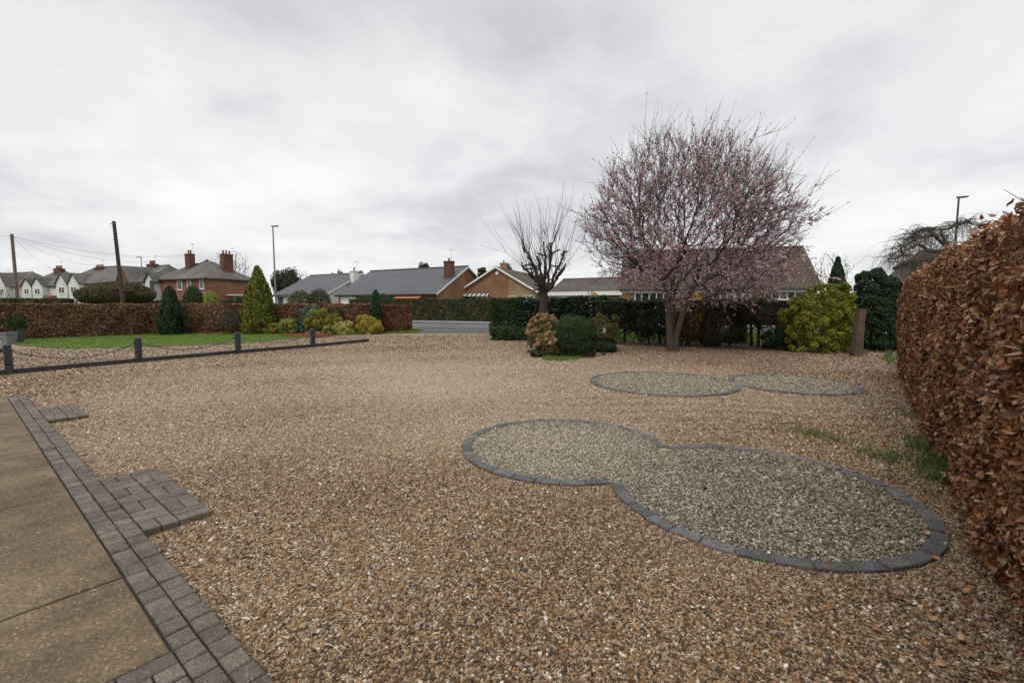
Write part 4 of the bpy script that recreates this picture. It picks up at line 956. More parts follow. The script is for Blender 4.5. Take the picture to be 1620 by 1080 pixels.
a_, _ = h.px(797, 420, 6); h.chimney(a_, 6, 6.9, .8, .7, 4.4, M['ochrebrick'], 1, False, .3)
# its garage wing is a lower block of its own house
h = House('garage', 'low brown roofed garage block with white fascia beside the gabled bungalow', 866, 53, 978, 48.5, 9)
h.walls(2.75, 4.6, M['ochrebrick']); h.roof(2.75, 4.6, M['greytile']); e0_, e1_, f0_, f1_, *_r = h.geo
m = MB(); m.obox(h.W(-.3, -.5, 2.55), h.d, h.n, UP, h.L + .8, .06, .42); m.build('fascia', M['white'], h.root)
h.door((870, 468, 932, 486), M['white'], ribs=6, name='garage_door')
# tiled bungalow behind the plum tree
h = House('bungalow', 'ochre brick bungalow with a big brown tiled roof behind the pink blossom tree', 985, 38, 1290, 34.1, 9)
h.walls(3.05, 6.3, M['ochrebrick']); h.roof(3.05, 6.3, M['browntile'], ov=.4); h.fascia(M['white']); h.barge(1, M['gutter']); h.barge(0, M['gutter'])
for q in ((1126, 465, 1141, 474), (1149.5, 464.5, 1164, 474), (1173, 464, 1188, 474)): h.window(q, mull=0, fw=.13)
h.window((1209, 461, 1270, 474), mull=4, fw=.09); h.window((1004, 462, 1050, 480), mull=3, fw=.09)
# dark house behind right hedge
h = House('house', 'dark roofed house glimpsed above the right hedge behind the weeping tree', 1440, 45, 1640, 42, 9)
h.walls(3.2, 7.1, M['chimneybrick'], (True, False)); h.roof(3.2, 7.1, M['greytile'], (2.2, 0)); h.fascia(M['gutter'])
# red brick house
h = House('brick_house', 'two storey red brick house with hipped grey roof and tall brick chimneys', 248, 64.5, 328, 60, 7)
EV_, RG = 5.2, 7.3
h.walls(EV_, RG, M['redbrick'], (True, True)); h.roof(EV_, RG, M['slateweath'], (3.2, 3.2), ov=.35); h.fascia(M['gutter'])
for q in ((280, 442, 289, 458.5), (296, 441.5, 303, 458), (315.5, 440.5, 322.5, 457)): h.window(q, mull=0, fw=.09)
a_, z_ = h.px(331, 439.5); m = MB(); q = h.W(h.L - .4, -.06, 4.85); m.tube([q, q + h.n * .08], .18, 10); m.build('alarm_box', M['white'], h.root)
h.chimney(h.px(294, 420, 2)[0], 2.6, 8.7, 1.0, .8, 5.8, M['chimneybrick'], 2, True, .5)
h3 = House('brick_wing', 'red brick side wing with a broad chimney above the golden conifer', 329, 60.3, 402, 66, 9)
h3.walls(EV_ - .02, 7.75, M['redbrick'], (True, True)); h3.roof(EV_ - .02, 7.75, M['slateweath'], (3.0, 3.6), ov=.35); h3.fascia(M['gutter'])
h3.chimney(h3.px(370, 430)[0], 1.5, 8.55, 1.35, .8, 4.9, M['chimneybrick'], 3, False, .5)
h3.window((358, 470, 384, 480), mull=1); h3.root['category'] = 'house'
m = MB(); (a0, zz), (a1, _) = h3.px(357, 466), h3.px(388, 466); m.obox(h3.W(a0, -1.2, zz - .12), h3.d, h3.n, UP, a1 - a0, 1.19, .14); m.build('porch_roof', M['white'], h3.root)

# white semi-detached houses
def semi(label, A, zA, B, zB, eave, ridge, chim, gables, chim_t=3.5, tile=False, hips=(2.6, 3.4), tail=None, ctop=None):
    h = House('white_house', label, A, zA, B, zB, 8); h.walls(eave, ridge, M['render'], (True, True)); h.roof(eave, ridge, M['slateweath'], hips, ov=.35); h.fascia(M['gutter'])
    for g0, g1, gp_ in gables:
        (a0, _), (a1, _) = h.px(g0, 450), h.px(g1, 450); mid = (a0 + a1) / 2; zp = eave + (a1 - a0) * .62; t0 = -1.0
        m = MB(); fr = [h.W(a0, t0, -.2), h.W(a1, t0, -.2), h.W(a1, t0, eave - .1), h.W(mid, t0, zp - .1), h.W(a0, t0, eave - .1)]; bk = [p + h.n * 1.1 for p in fr[:3]] + [fr[3] + h.n * 3.5, fr[4] + h.n * 1.1]
        m.poly(fr + bk, [(0, 1, 2, 3, 4), (1, 0, 5, 6), (2, 1, 6, 7), (0, 4, 9, 5)]); m.build('gable_bay', M['redtile'] if tile else M['render'], h.root)
        R_ = MB()
        for x0, q0, x1, q1 in ((a0 - .15, eave - .25, mid, zp), (mid, zp, a1 + .15, eave - .25)):
            b = [h.W(x0, t0 - .2, q0), h.W(x1, t0 - .2, q1), h.W(x1, 3.6, q1), h.W(x0, 3.6, q0)]; R_.hexa([p - UP * .13 for p in b], b)
        g_ = R_.build('gable_roof', M['slateweath'], h.root)
        w = (a1 - a0); h.window(None, t0, mull=1, raw=(a0 + w * .22, eave - 1.9, a1 - w * .22, eave - .75), fw=.10)
        h.window(None, t0, mull=1, raw=(a0 + w * .15, .9, a1 - w * .15, 2.3), fw=.12)
    for c, top, wpx in chim:
        a_ = h.px(c, 430, chim_t)[0]; zt = P(c, top, zA + 2)[2]; h.chimney(a_, chim_t, zt, wpx / F * zA, .9, ridge - 1.0, M['chimneybrick'], 4, True, .55)
    return h
hA = semi('white house at the far left edge, smallest of the row, behind bare shrub', -40, 99, 32, 92, 5.4, 8.3, [(8, 437.5, 13)], [(-30, -12, 0), (4, 20, 0)])
hB = semi('white twin gabled house between the far pole and the red garage wall', 41, 88, 99, 87, 5.3, 8.1, [(94, 424, 13)], [(44, 58, 0), (60, 76, 0)])
m = MB(); a0, _ = hB.px(88, 465); a1, _ = hB.px(99, 465); m.obox(hB.W(a0, -2.2, -.1), hB.d, hB.n, UP, a1 - a0, 2.15, 3.3); m.build('garage_wall', M['redbrick'], hB.root)
hC = semi('white twin gabled house directly above the mushroom shaped topiary', 98, 77, 186, 74, 5.2, 8.0, [(159, 423.5, 17)], [(100, 117, 0), (119, 136, 0)])
hD = semi('white house with red tile hung gable right of the dark telegraph pole', 189, 71, 234, 67.5, 5.1, 7.6, [(242, 418, 17)], [(198, 218, 0)], tile=True, hips=(2.0, 1.2))
h = House('gabled_house', 'narrow white gabled house front with dark window joined to the red brick house', 233.5, 63.5, 248, 63, 7)
m = MB(); ee, pk = 4.9, 6.0; m.poly([h.W(0, 0, -.2), h.W(h.L, 0, -.2), h.W(h.L, 0, ee), h.W(h.L / 2, 0, pk), h.W(0, 0, ee)] + [h.W(0, 7, -.2), h.W(h.L, 7, -.2), h.W(h.L, 7, ee), h.W(h.L / 2, 7, pk), h.W(0, 7, ee)], [(0, 1, 2, 3, 4), (9, 8, 7, 6, 5), (1, 6, 7, 2), (5, 0, 4, 9)]); m.build('wall', M['render'], h.root)
R_ = MB()
for x0, q0, x1, q1 in ((-.2, ee - .3, h.L / 2, pk + .05), (h.L / 2, pk + .05, h.L + .2, ee - .3)):
    b = [h.W(x0, -.25, q0), h.W(x1, -.25, q1), h.W(x1, 7.2, q1), h.W(x0, 7.2, q0)]; R_.hexa([p - UP * .12 for p in b], b)
R_.build('roof', M['slateweath'], h.root); h.window((237, 443.5, 244.5, 457), mull=1, frame='darkframe', fw=.09); h.root['category'] = 'house'
for i, (q, dq) in enumerate((((94, 428), 88), ((160, 420), 76), ((296, 404), 62), ((240, 414), 68))):
    wire(tp2 - UP * .2, P(*q, dq), .9, 'thin wire from the far pole to ' + ['the house left of the topiary', 'the house above the topiary', 'the red brick house', 'the red tile hung gable'][i])
wire(tp2 - UP * .2, tp2 + np.array([-14, -3, -.6]), .3, 'thin wire leaving the far pole towards the left edge')

# ------------------------------------------------------------ garden plants beyond the left hedge
shrub('topiary', 'broad brownish mushroom shaped topiary bush beyond the russet hedge', 'topiary', (122, 446, 243), 46, M['brownhedge'], 100, .2)
tp = bpy.data.objects['topiary']
for ch in list(tp.children): bpy.data.objects.remove(ch, do_unlink=True)
b0 = OFF['topiary']; p, nr = dome_pts(34000, b0 + [0, 0, 2.55], (3.75, 2.2, 1.2), .06, 3, .10, -1); p[:, 2] = np.maximum(p[:, 2], 1.75 + rng.normal(0, .05, len(p))); leaves('foliage', p, nr, .17, .6, leafmat('topiary_leaf', [(.06, .045, .022), (.105, .072, .036), (.085, .085, .034), (.14, .105, .05)]), tp, .9)
MB().tube([b0 - UP * .1, b0 + UP * 2.2], [.3, .22], 8).build('trunk', M['bark_dark'], tp)
for args in ((293, 451, 322, 41, 'boxgreen', 'dark green dome topped bush beyond the hedge, before the brick house'), (319, 459, 349, 41.5, 'limegreen', 'yellow green rounded bush beyond the hedge, right of the dark dome bush'), (455, 458.5, 499, 40, 'olive', 'pale olive rounded bush before the white bungalow'), (486, 456.5, 526, 42, 'greyolive', 'dark grey green rounded bush next to the pale olive one')):
    shrub('round_bush', args[5], 'shrub', (args[0], args[1], args[2]), args[3], M[args[4]], 5000, .14, .5, .04, group='rounded bushes beyond the left hedge', twig='bark_dark')
shrub('hedge_bush', 'mid green bush rising above the far hedge before the slate roofed bungalow', 'shrub', (560, 463, 634), 49, M['hedgegreen'], 6000, .17, .5, .05, depth=.4)

# ------------------------------------------------------------ branching trees
def skeleton_mesh(name, chains, mat, parent, kbig=8):
    m = MB()
    for pts, rad in chains: m.tube(pts, rad, kbig if rad[0] > .05 else (5 if rad[0] > .015 else 3), False)
    return m.build(name, mat, parent, True)
def colonize(nodes, parent_idx, attr, step, kill, infl, iters, trop=np.array([0, 0, .1]), jit=.12):
    """space colonisation from the given start nodes"""
    nodes = [np.array(q, float) for q in nodes]; par = list(parent_idx); A = attr.copy()
    near = np.full(len(A), -1); nd = np.full(len(A), 1e9); start = 0; nch = {}
    for it in range(iters):
        new = np.array(nodes[start:])
        for c0 in range(0, len(new), 400):
            D = np.linalg.norm(A[:, None, :] - new[None, c0:c0 + 400, :], axis=2); j = D.argmin(1); dm = D[np.arange(len(A)), j]; k = dm < nd; nd[k] = dm[k]; near[k] = j[k] + start + c0
        keep = nd > kill; A, near, nd = A[keep], near[keep], nd[keep]
        if len(A) == 0: break
        start = len(nodes); act = nd < infl
        if not act.any(): act = nd < nd.min() + infl
        for i in np.unique(near[act]):
            if nch.get(i, 0) >= 4: continue
            v = norm(A[act & (near == i)] - nodes[i]).sum(0); v = nz(nz(v) + trop + rng.normal(0, jit, 3)); nodes.append(nodes[i] + v * step); par.append(i); nch[i] = nch.get(i, 0) + 1
        if len(nodes) == start: break
    return np.array(nodes), np.array(par)
def to_chains(nodes, par, tip=.006, ex=2.3, rmax=None, rfix=None):
    n = len(nodes); ch = [[] for _ in range(n)]
    for i, p in enumerate(par):
        if p >= 0: ch[p].append(i)
    acc = np.zeros(n)
    for i in range(n - 1, -1, -1): acc[i] = tip ** ex if not ch[i] else sum(acc[c] for c in ch[i])
    rad = acc ** (1 / ex)
    if rmax: rad = np.minimum(rad * (rmax / rad.max()) if rad.max() > rmax else rad, rmax)
    if rfix: 
        for k, v in rfix.items(): rad[k] = v
    chains = []; stack = [i for i in range(n) if par[i] < 0]; stack = [(i, None) for i in stack]
    while stack:
        i, pr = stack.pop(); pts = [] if pr is None else [nodes[pr]]; rs = [] if pr is None else [min(rad[pr], rad[i] * 1.15)]
        while True:
            pts.append(nodes[i]); rs.append(rad[i])
            if not ch[i]: break
            b = max(ch[i], key=lambda c: rad[c])
            for c in ch[i]:
                if c != b: stack.append((c, i))
            i = b
        if len(pts) > 1: chains.append((pts, rs))
    return chains, rad, ch

# --- pink plum tree
def plum():
    base = np.array([*G(1061, 555)[:2], 0.]); D = base[1]; r = thing('plum_tree', 'spreading plum tree covered in pink blossom with several leaning grey stems', 'tree', base)
    tk = [[(0, 0, -.1), (-.05, 0, .5), (-.10, .02, 1.1), (-.12, .05, 1.7), (-.3, .1, 2.4)], [(.12, .06, -.1), (.2, .08, .5), (.36, .1, 1.1), (.52, .12, 1.7), (.85, .2, 2.3)], [(.05, .15, -.1), (.08, .25, .6), (.12, .35, 1.2), (.2, .5, 1.9), (.25, .7, 2.6)]]
    nodes = []; par = []
    for q in tk:
        for i, p in enumerate(q):
            nodes.append(base + p); par.append(-1 if i == 0 else len(nodes) - 2)
    c = base + [.62, .1, 4.15]; n = 6200; d = rdir(n * 2); rad = rng.uniform(.18, 1, len(d)) ** .5
    lobes = 1 + .13 * lump(d, 3.6) + .08 * np.clip(1 - np.hypot(d[:, 0] - .12, d[:, 1]) * 1.6, 0, 1)
    p = d * rad[:, None] * lobes[:, None]; up = p[:, 2] > 0
    p = p * np.where(up[:, None], [3.85, 3.3, 2.5], [3.75, 3.3, 2.65]) + c
    q_ = np.hypot(p[:, 0] - c[0], p[:, 1] - c[1]) / 3.8; p[:, 2] = np.where(p[:, 2] > c[2], c[2] + (p[:, 2] - c[2]) * (1.18 - .62 * q_ ** 2), p[:, 2])
    # photograph's outline: heavier to the right above, low skirt on both sides, open in the middle below
    lowmid = (p[:, 2] < 2.6) & (np.hypot(p[:, 0] - base[0], p[:, 1] - base[1]) < .9); p = p[~lowmid & (p[:, 2] > 1.5)][:n]
    ex = np.array([P(px, py, D)[0:3] + [0, rng.normal(0, .6), 0] for px, py in ((1300, 325), (1285, 345), (1268, 300), (1290, 362), (1250, 262), (1185, 222), (898, 350), (912, 452), (1215, 240), (1240, 372))])
    p = np.concatenate([p] + [c + (ex - c) * f_ + rng.normal(0, .12, ex.shape) for f_ in (.8, .87, .94, 1.0)])
    N_, par = colonize(nodes, par, p, .23, .20, 1.4, 95, np.array([0, 0, .10]), .30)
    # let thin ends droop or rise a little
    chains, R_, ch = to_chains(N_, par, .0058, 2.25, .13, None)
    bigc = [q for q in chains if q[1][0] > .085]
    trunk = []; rest = []
    for pts, rs in chains:
        if pts[0][2] < .2:
            k = next((i for i, q in enumerate(pts) if q[2] > 2.0), len(pts) - 1); 
            t0 = [max(a, .112 - .010 * i) for i, a in enumerate(rs[:k + 1])]; t0[0] *= 1.35; trunk.append((pts[:k + 1], t0)); rest.append((pts[k:], [min(x_, t0[-1]) for x_ in rs[k:]]))
        else: rest.append((pts, rs))
    skeleton_mesh('trunk', trunk, M['trunkbark'], r, 10); skeleton_mesh('branch', rest, M['plumbark'], r, 6)
    thin = np.where((R_ < .02) & (N_[:, 2] > 1.45))[0]; par = np.array(par)
    m = MB(); fl = []; nt_ = 11500
    ids = rng.choice(thin, nt_)
    V = []; T = []
    dirs = norm(N_[ids] - N_[np.maximum(par[ids], 0)]); out = norm(N_[ids] - c)
    dv = norm(dirs * .6 + out * .45 + rdir(nt_) * .55 + np.array([0.08, 0, .38]) * np.where(N_[ids][:, 2] > 3, 1, -.2)[:, None]); Ls = rng.gamma(3.2, .115, nt_) * np.where(out[:, 2] > .3, 1.25, .85)
    bend = rdir(nt_) * .09
    p0 = N_[ids]; p1 = p0 + dv * Ls[:, None] * .5 + bend * Ls[:, None]; p2 = p0 + dv * Ls[:, None] + np.array([0, 0, .05])
    a = norm(np.cross(dv, np.array([.3, .2, 1]))); b = np.cross(dv, a); vs = []
    for q, rr_ in ((p0, .0058), (p1, .0045), (p2, .0022)):
        for k in range(3): an = k * 2.094; vs.append(q + rr_ * (math.cos(an) * a + math.sin(an) * b))
    vs = np.stack(vs, 1).reshape(-1, 3); bi = (np.arange(nt_) * 9)[:, None]
    qd = np.concatenate([bi + [i * 3 + k, i * 3 + (k + 1) % 3, i * 3 + 3 + (k + 1) % 3, i * 3 + 3 + k] for i in range(2) for k in range(3)])
    fast_mesh('twig', vs, quads=qd, mat=M['plumbark'], parent=r)
    nb = 64000; w = np.clip(1.35 - .18 * (p0[:, 2] - 2.0), .3, 1.4); w *= rng.gamma(.8, 1, nt_) * np.exp(.7 * lump(norm(p0 - c), 5)); w /= w.sum(); j = rng.choice(nt_, nb, p=w); t = rng.uniform(.1, 1, (nb, 1)); q = np.where(t < .5, p0[j] + (p1[j] - p0[j]) * t * 2, p1[j] + (p2[j] - p1[j]) * (t - .5) * 2) + rng.normal(0, .014, (nb, 3))
    leaves('blossom', q, rdir(nb), .05, .75, M['blossom'], r, .5)
    # blossoms on short spurs of the low trunk
    nb = 260; z = rng.uniform(1.35, 2.2, nb); q = base + np.c_[rng.normal(.1, .30, nb), rng.normal(-.15, .2, nb), z]; leaves('spur_blossom', q, rdir(nb), .06, .7, M['blossom'], r, .5)
    n = 5200; q = np.c_[rng.normal(base[0] + .6, 3.6, n), rng.normal(base[1] - 2.6, 1.9, n), np.full(n, .016)]; q = q[(q[:, 1] < 15.6) & ((q[:, :2] - HA) @ HN < .1)]
    o = leaves('fallen_petals', q, np.tile([0, 0, 1.], (len(q), 1)), .035, .8, M['petal'], None, .25); tag(o, 'pink petals fallen on the gravel under the plum tree', 'petals', kind='stuff')
plum()

# --- pollarded bare tree
def pollard():
    D = 19.5; base = np.array([(860 - 810) / F * D, D, 0.]); r = thing('pollarded_tree', 'bare pollarded tree with knobbly limbs and thin upright shoots', 'tree', base)
    def at(px, py, dy=0): return P(px, py, D + dy)
    tr = [base - UP * .1, at(859, 505), at(860, 480), at(860, 463)]
    MB().tube(tr, [.24, .19, .17, .18], 10).build('trunk', M['bark_dark'], r)
    limbs = [[(860, 465, 0), (850, 440, .1), (842, 418, .15), (832, 398, .2), (829, 391, .2)], [(860, 465, 0), (858, 440, -.2), (853, 420, -.3), (850, 405, -.35)], [(860, 465, 0), (862, 435, .3), (862, 412, .4), (861, 396, .45)], [(860, 465, 0), (868, 442, 0), (870, 415, -.1), (871, 396, -.15), (872, 385, -.15)], [(861, 466, 0), (874, 446, .3), (880, 428, .4), (888, 412, .5), (894, 397, .5)], [(861, 468, 0), (875, 450, -.3), (882, 438, -.35), (893, 424, -.4)], [(859, 460, 0), (848, 445, -.4), (838, 432, -.5), (828, 425, -.6)], [(860, 463, 0), (856, 445, .5), (848, 428, .7), (838, 410, .8)]]
    m = MB(); wh = MB()
    for l in limbs:
        p = [at(*q) for q in l]; n = len(p); rs = list(np.linspace(.075, .034, n)); rs[-1] = .045
        pp = [p[0]]; r2 = [rs[0]]
        for i in range(1, n):
            for f_ in (.35, .7, 1.0):
                pp.append(p[i - 1] + (p[i] - p[i - 1]) * f_ + (rng.normal(0, .035, 3) if f_ < 1 else 0)); r2.append((rs[i - 1] + (rs[i] - rs[i - 1]) * f_) * rng.uniform(.85, 1.25))
        m.tube(pp, r2, 7)
        for k in range(5):
            i = rng.integers(1, n); s0 = p[i - 1] + (p[i] - p[i - 1]) * rng.uniform(.2, 1); e0 = s0 + nz(rdir(1)[0] + [0, 0, .8]) * rng.uniform(.15, .5); m.tube([s0, (s0 + e0) / 2 + rng.normal(0, .02, 3), e0], [.04, .032, .034], 6)
        for k in range(16):
            i = rng.integers(max(1, n - 3), n); s = p[i] + (p[i - 1] - p[i]) * rng.uniform(0, .8); dv = nz(nz(p[-1] - p[0]) * .55 + rdir(1)[0] * .55 + [-.10, 0, .75])
            L = rng.uniform(.9, 3.0) if k % 3 else rng.uniform(.3, .8); e_ = s + dv * L + [0, 0, L * .12]; md = s + dv * L * .5 + rng.normal(0, .05, 3)
            md = md + rng.normal(0, .08, 3); wh.tube([s, md, e_], [.009, .006, .0025], 4, False)
            if k % 2:
                for _ in range(2): e2 = md + nz(dv + rdir(1)[0] * .5) * L * .4; wh.tube([md, e2], [.006, .003], 3, False)
    m.build('limb', M['bark_dark'], r, True); wh.build('shoot', M['bark_dark'], r)
pollard()
# --- weeping tree behind right hedge
def weeping():
    D = 24.0; base = np.array([(1535 - 810) / F * D, D, 0.]); r = thing('weeping_tree', 'bare weeping tree with arching limbs and hanging twigs above the right hedge', 'tree', base)
    def at(px, py, dy=0): return P(px, py, D + dy)
    m = MB(); hang = MB()
    MB().tube([base - UP * .1, at(1534, 460), at(1525, 420)], [.22, .18, .15], 8).build('trunk', M['bark_dark'], r)
    limbs = [[(1527, 425, 0), (1500, 395, 0), (1484, 376, -.2), (1470, 372, -.3), (1448, 380, -.5), (1425, 393, -.8), (1402, 410, -1)], [(1527, 425, 0), (1495, 385, .5), (1490, 365, .6), (1512, 355, .6), (1530, 350, .3), (1550, 362, 0)], [(1527, 425, 0), (1480, 400, -1), (1455, 388, -1.6), (1430, 400, -2), (1412, 412, -2.2)], [(1527, 425, 0), (1545, 385, 0), (1560, 370, .2), (1580, 380, .4), (1600, 395, .5)], [(1484, 376, -.2), (1470, 362, .4), (1455, 366, .8), (1435, 380, 1.2)], [(1415, 425, -1), (1432, 415, -.8), (1452, 418, -.5), (1480, 415, -.2), (1527, 430, 0)]]
    for l in limbs:
        p0 = [at(*q) for q in l]; p = [p0[0]]
        for a_, b_2 in zip(p0[:-1], p0[1:]):
            for f_ in (.33, .67, 1): p.append(a_ + (b_2 - a_) * f_ + rng.normal(0, .07, 3))
        n = len(p); m.tube(p, list(np.linspace(.095, .02, n)), 6)
        for k in range(26):
            t = rng.uniform(2, n - 1.001); i = int(t); s = p[i] + (p[i + 1] - p[i]) * (t - i); dv = nz(rdir(1)[0] * [1, 1, .4] + [-.15, 0, .25]); L = rng.uniform(.3, 1.0)
            q1 = s + dv * L * .6; q2 = s + dv * L + [0, 0, -.12 * L]; m.tube([s, q1, q2], [.022, .014, .008], 4, False)
            for _ in range(11):
                f_ = rng.uniform(0, 1); s2 = s + (q2 - s) * f_ + [0, 0, .06 * L]; g2 = rng.normal(0, .22, 2); H = rng.uniform(.2, 1.15)
                hang.tube([s2, s2 + [g2[0], g2[1], rng.uniform(-.15, .05)], s2 + [g2[0] * 1.7 + rng.normal(0, .05), g2[1] * 1.7, -.5 * H], s2 + [g2[0] * 1.9 + rng.normal(0, .08), g2[1] * 1.9, -H]], [.008, .0065, .005, .0025], 3, False)
    m.build('limb', M['bark_dark'], r, True); hang.build('hanging_twig', M['bark'], r)
weeping()
def bare_tree(label, px, ytop, wpx, dist, n=500, mat='bark', zlow=.35, tip=.016, name='bare_tree'):
    h = P(px, ytop, dist)[2]; cx = (px - 810) / F * dist; rx = wpx / 2 / F * dist; base = np.array([cx, dist, 0.]); r = thing(name, label, 'tree', base)
    d = rdir(n) * (rng.uniform(.1, 1, n) ** .45)[:, None]; a = base + [0, 0, h * (1 + zlow) / 2] + d * [rx, rx, h * (1 - zlow) / 2]
    N_, par = colonize([base - UP * .1, base + UP * h * zlow * .5, base + UP * h * zlow], [-1, 0, 1], a, h * .035, h * .03, h * .3, 60, np.array([0, 0, .2]), .2)
    ch, R_, _ = to_chains(N_, par, tip, 2.2, h * .025); skeleton_mesh('branch', ch[1:], M[mat], r, 5); skeleton_mesh('trunk', ch[:1], M[mat], r, 6)
bare_tree('bare round headed tree behind the broad chimney of the red brick house', 369, 393, 64, 85, 700)
bare_tree('pale bare tree beyond the grey roof of the white bungalow', 474, 424, 44, 95, 500)
bare_tree('bare shrubby tree right of the tiled bungalow beside dark conifer', 1312, 396, 62, 30, 600, tip=.008)
bare_tree('contorted bare shrub in front of the far left white house', 14, 452, 34, 60, 350, name='bare_shrub', zlow=.2, tip=.03)
def leafy_tree(label, px, ytop, wpx, dist, mat, n=3500, L=.4, low=.3, name='leafy_tree'):
    h = P(px, ytop, dist)[2]; cx = (px - 810) / F * dist; rx = wpx / 2 / F * dist; base = np.array([cx, dist, 0.]); r = thing(name, label, 'tree', base, 'trees beyond the bungalows')
    P_ = []; N_ = []
    for k in range(9):
        d = rdir(1)[0] * .55; c = base + [0, 0, h * (1 + low) / 2] + d * [rx, rx, h * (1 - low) / 2]; p, nn = dome_pts(n // 9, c, (rx * .5, rx * .5, h * (1 - low) * .26), .2, 3, .25, -1); P_.append(p); N_.append(nn)
    p = np.concatenate(P_); p[:, 2] = np.minimum(p[:, 2], h); leaves('crown', p, np.concatenate(N_), L, .6, M[mat], r, .9)
    MB().tube([base - UP * .1, base + UP * h * .5, base + UP * h * .85], [h * .025, h * .018, h * .006], 7).build('trunk', M['bark_dark'], r)
leafy_tree('dull green tree just right of the street lamp, beyond the white bungalow', 447, 428, 30, 90, 'farleaf')
leafy_tree('taller dull green tree beyond the ridge of the white bungalow', 462, 423, 30, 96, 'farleaf')
leafy_tree('dark evergreen tree left of the white chimney', 535, 423, 24, 95, 'pineleaf')
leafy_tree('small dark tree low on the white bungalow ridge', 518, 432, 14, 95, 'pineleaf', 1800)
leafy_tree('low dark trees showing right of the white chimney', 570, 429, 22, 95, 'pineleaf')
leafy_tree('dark rounded tree above the slate ridge of the middle bungalow', 672, 414, 22, 90, 'pineleaf')
leafy_tree('dark tree peeping between the slate bungalow and the gabled bungalow', 765, 424, 26, 88, 'pineleaf')
leafy_tree('bushy dark tree over the ridge of the gabled bungalow behind the pollarded tree', 800, 414, 22, 88, 'pineleaf')
cone_tree('conifer', 'dark green pointed conifer in front of bare twigs right of the tiled bungalow', 'conifer', (1297, 405, 1343), 27, M['conifer'], 7000, .17, bulge=.7)

# ------------------------------------------------------------ right-hand boundary shrubs
def bushy(name, label, x0, yt, x1, dist, mat, n, L, low=.35, cat='shrub', depth=.75, trunk=3, amp=.12, group=None, asp=.5, flat=.86, tw='bark_dark'):
    """hedge shrub on visible stems: a clipped block of leaves above bare legs"""
    n = int(n * 1.5)
    h = P((x0 + x1) / 2, yt, dist)[2]; cx = ((x0 + x1) / 2 - 810) / F * dist; rx = (x1 - x0) / 2 / F * dist; base = np.array([cx, dist, 0.]); r = thing(name, label, cat, base, group)
    u = rng.uniform(-1, 1, (n, 3)); f = rng.integers(0, 6, n); ax = f // 2; sg = np.where(f % 2, 1, -1); u[np.arange(n), ax] = sg * (1 - np.abs(rng.normal(0, .22, n)))
    nn = np.zeros((n, 3)); nn[np.arange(n), ax] = sg
    u = u * (1 + amp * lump(norm(u), 4))[:, None]; q = u * [rx, rx * depth * .8, (h - low) / 2] * .97 + base + [0, 0, (h + low) / 2]
    q[:, 2] = np.minimum(q[:, 2], h * rng.uniform(.96, 1.03, n)); q[:, 2] += (rng.uniform(0, 1, n) < .25) * (q[:, 2] < low + .5) * -rng.uniform(0, low, n) ; q[:, 2] = np.maximum(q[:, 2], .05)
    leaves('foliage', q, nn, L, asp, mat, r, .9)
    m = MB()
    for i in range(trunk):
        o_ = np.array([rng.uniform(-.5, .5) * rx, rng.uniform(-.25, .25), 0]); m.tube([base + o_ - UP * .05, base + o_ * 1.1 + [rng.normal(0, .05), 0, low], base + o_ * 1.5 + UP * (h * .8)], [.055, .045, .02], 6)
        for j in range(5): s = base + o_ * 1.2 + UP * rng.uniform(low * .6, h * .6); m.tube([s, s + [rng.normal(0, .35), rng.normal(0, .2), rng.uniform(.2, .6)]], [.02, .008], 4, False)
    m.build('stem', M[tw], r); return r
GR = 'boundary shrubs between the drive and the road'
bushy('hedge_shrub', 'clipped bright green block of hedge at the right of the drive mouth', 776, 471, 824, 22.3, M['hedgegreen'], 9000, .08, .25, group=GR, depth=1.0)
bushy('hedge_shrub', 'dark glossy laurel directly behind the pollarded trunk', 818, 472, 880, 22.0, M['laurel'], 6500, .12, .2, group=GR)
bushy('hedge_shrub', 'dark glossy laurel between the pollarded tree and the pink tree', 872, 469, 954, 20.6, M['laurel'], 11000, .12, .2, group=GR)
shrub('low_shrub', 'low spreading green shrub at the drive mouth below the clipped block', 'shrub', (769, 512, 838), 20.6, M['hedgegreen'], 5000, .10, .5, .16)
bushy('hedge_shrub', 'dark green shrub on bare stems left of the plum trunk', 946, 476, 1010, 18.9, M['laurel'], 8000, .09, .55, group=GR)
bushy('hedge_shrub', 'dark green shrub directly behind the plum trunk', 1008, 476, 1074, 18.2, M['laurel'], 9000, .09, .35, group=GR)
bushy('hedge_shrub', 'dark shrub with russet leaves right of the plum trunk', 1066, 477, 1130, 17.8, M['redbrown'], 9500, .08, .25, group=GR)
bushy('hedge_shrub', 'brown twiggy clipped shrub with dense base, left of the gap showing grass', 1116, 475, 1176, 17.3, M['brownhedge'], 10500, .075, .15, group=GR)
bushy('hedge_shrub', 'brown twiggy clipped shrub raised on stems over the gap showing grass', 1166, 475, 1246, 17.0, M['brownhedge'], 9500, .075, .85, group=GR, trunk=4)
shrub('low_shrub', 'low dark shrub filling the foot of the hedge left of the golden privet', 'shrub', (1205, 515, 1262), 16.2, M['darkgreen'], 5500, .07, .5, .12)
shrub('privet_bush', 'large golden yellow green privet bush left of the leaning post', 'shrub', (1234, 444, 1354), 15.6, M['privetgold'], 32000, .07, .55, .12, 3.0, depth=.8, cl=170, twig='bark_dark')
shrub('holly_bush', 'big dark green holly bush behind the leaning timber post', 'shrub', (1328, 415, 1440), 16.2, M['darkgreen'], 42000, .085, .5, .12, 3.0, depth=.8, cl=100, twig='bark_dark')
shrub('forsythia', 'bright yellow forsythia glimpsed through the stems of the plum tree', 'shrub', (1068, 457, 1121), 29.5, M['forsythia'], 4500, .13, .5, .15, depth=.7)
shrub('forsythia', 'small dull yellow forsythia left of the plum tree above the laurel', 'shrub', (928, 455, 951), 31, M['forsythia'], 1200, .10, .5, .2)
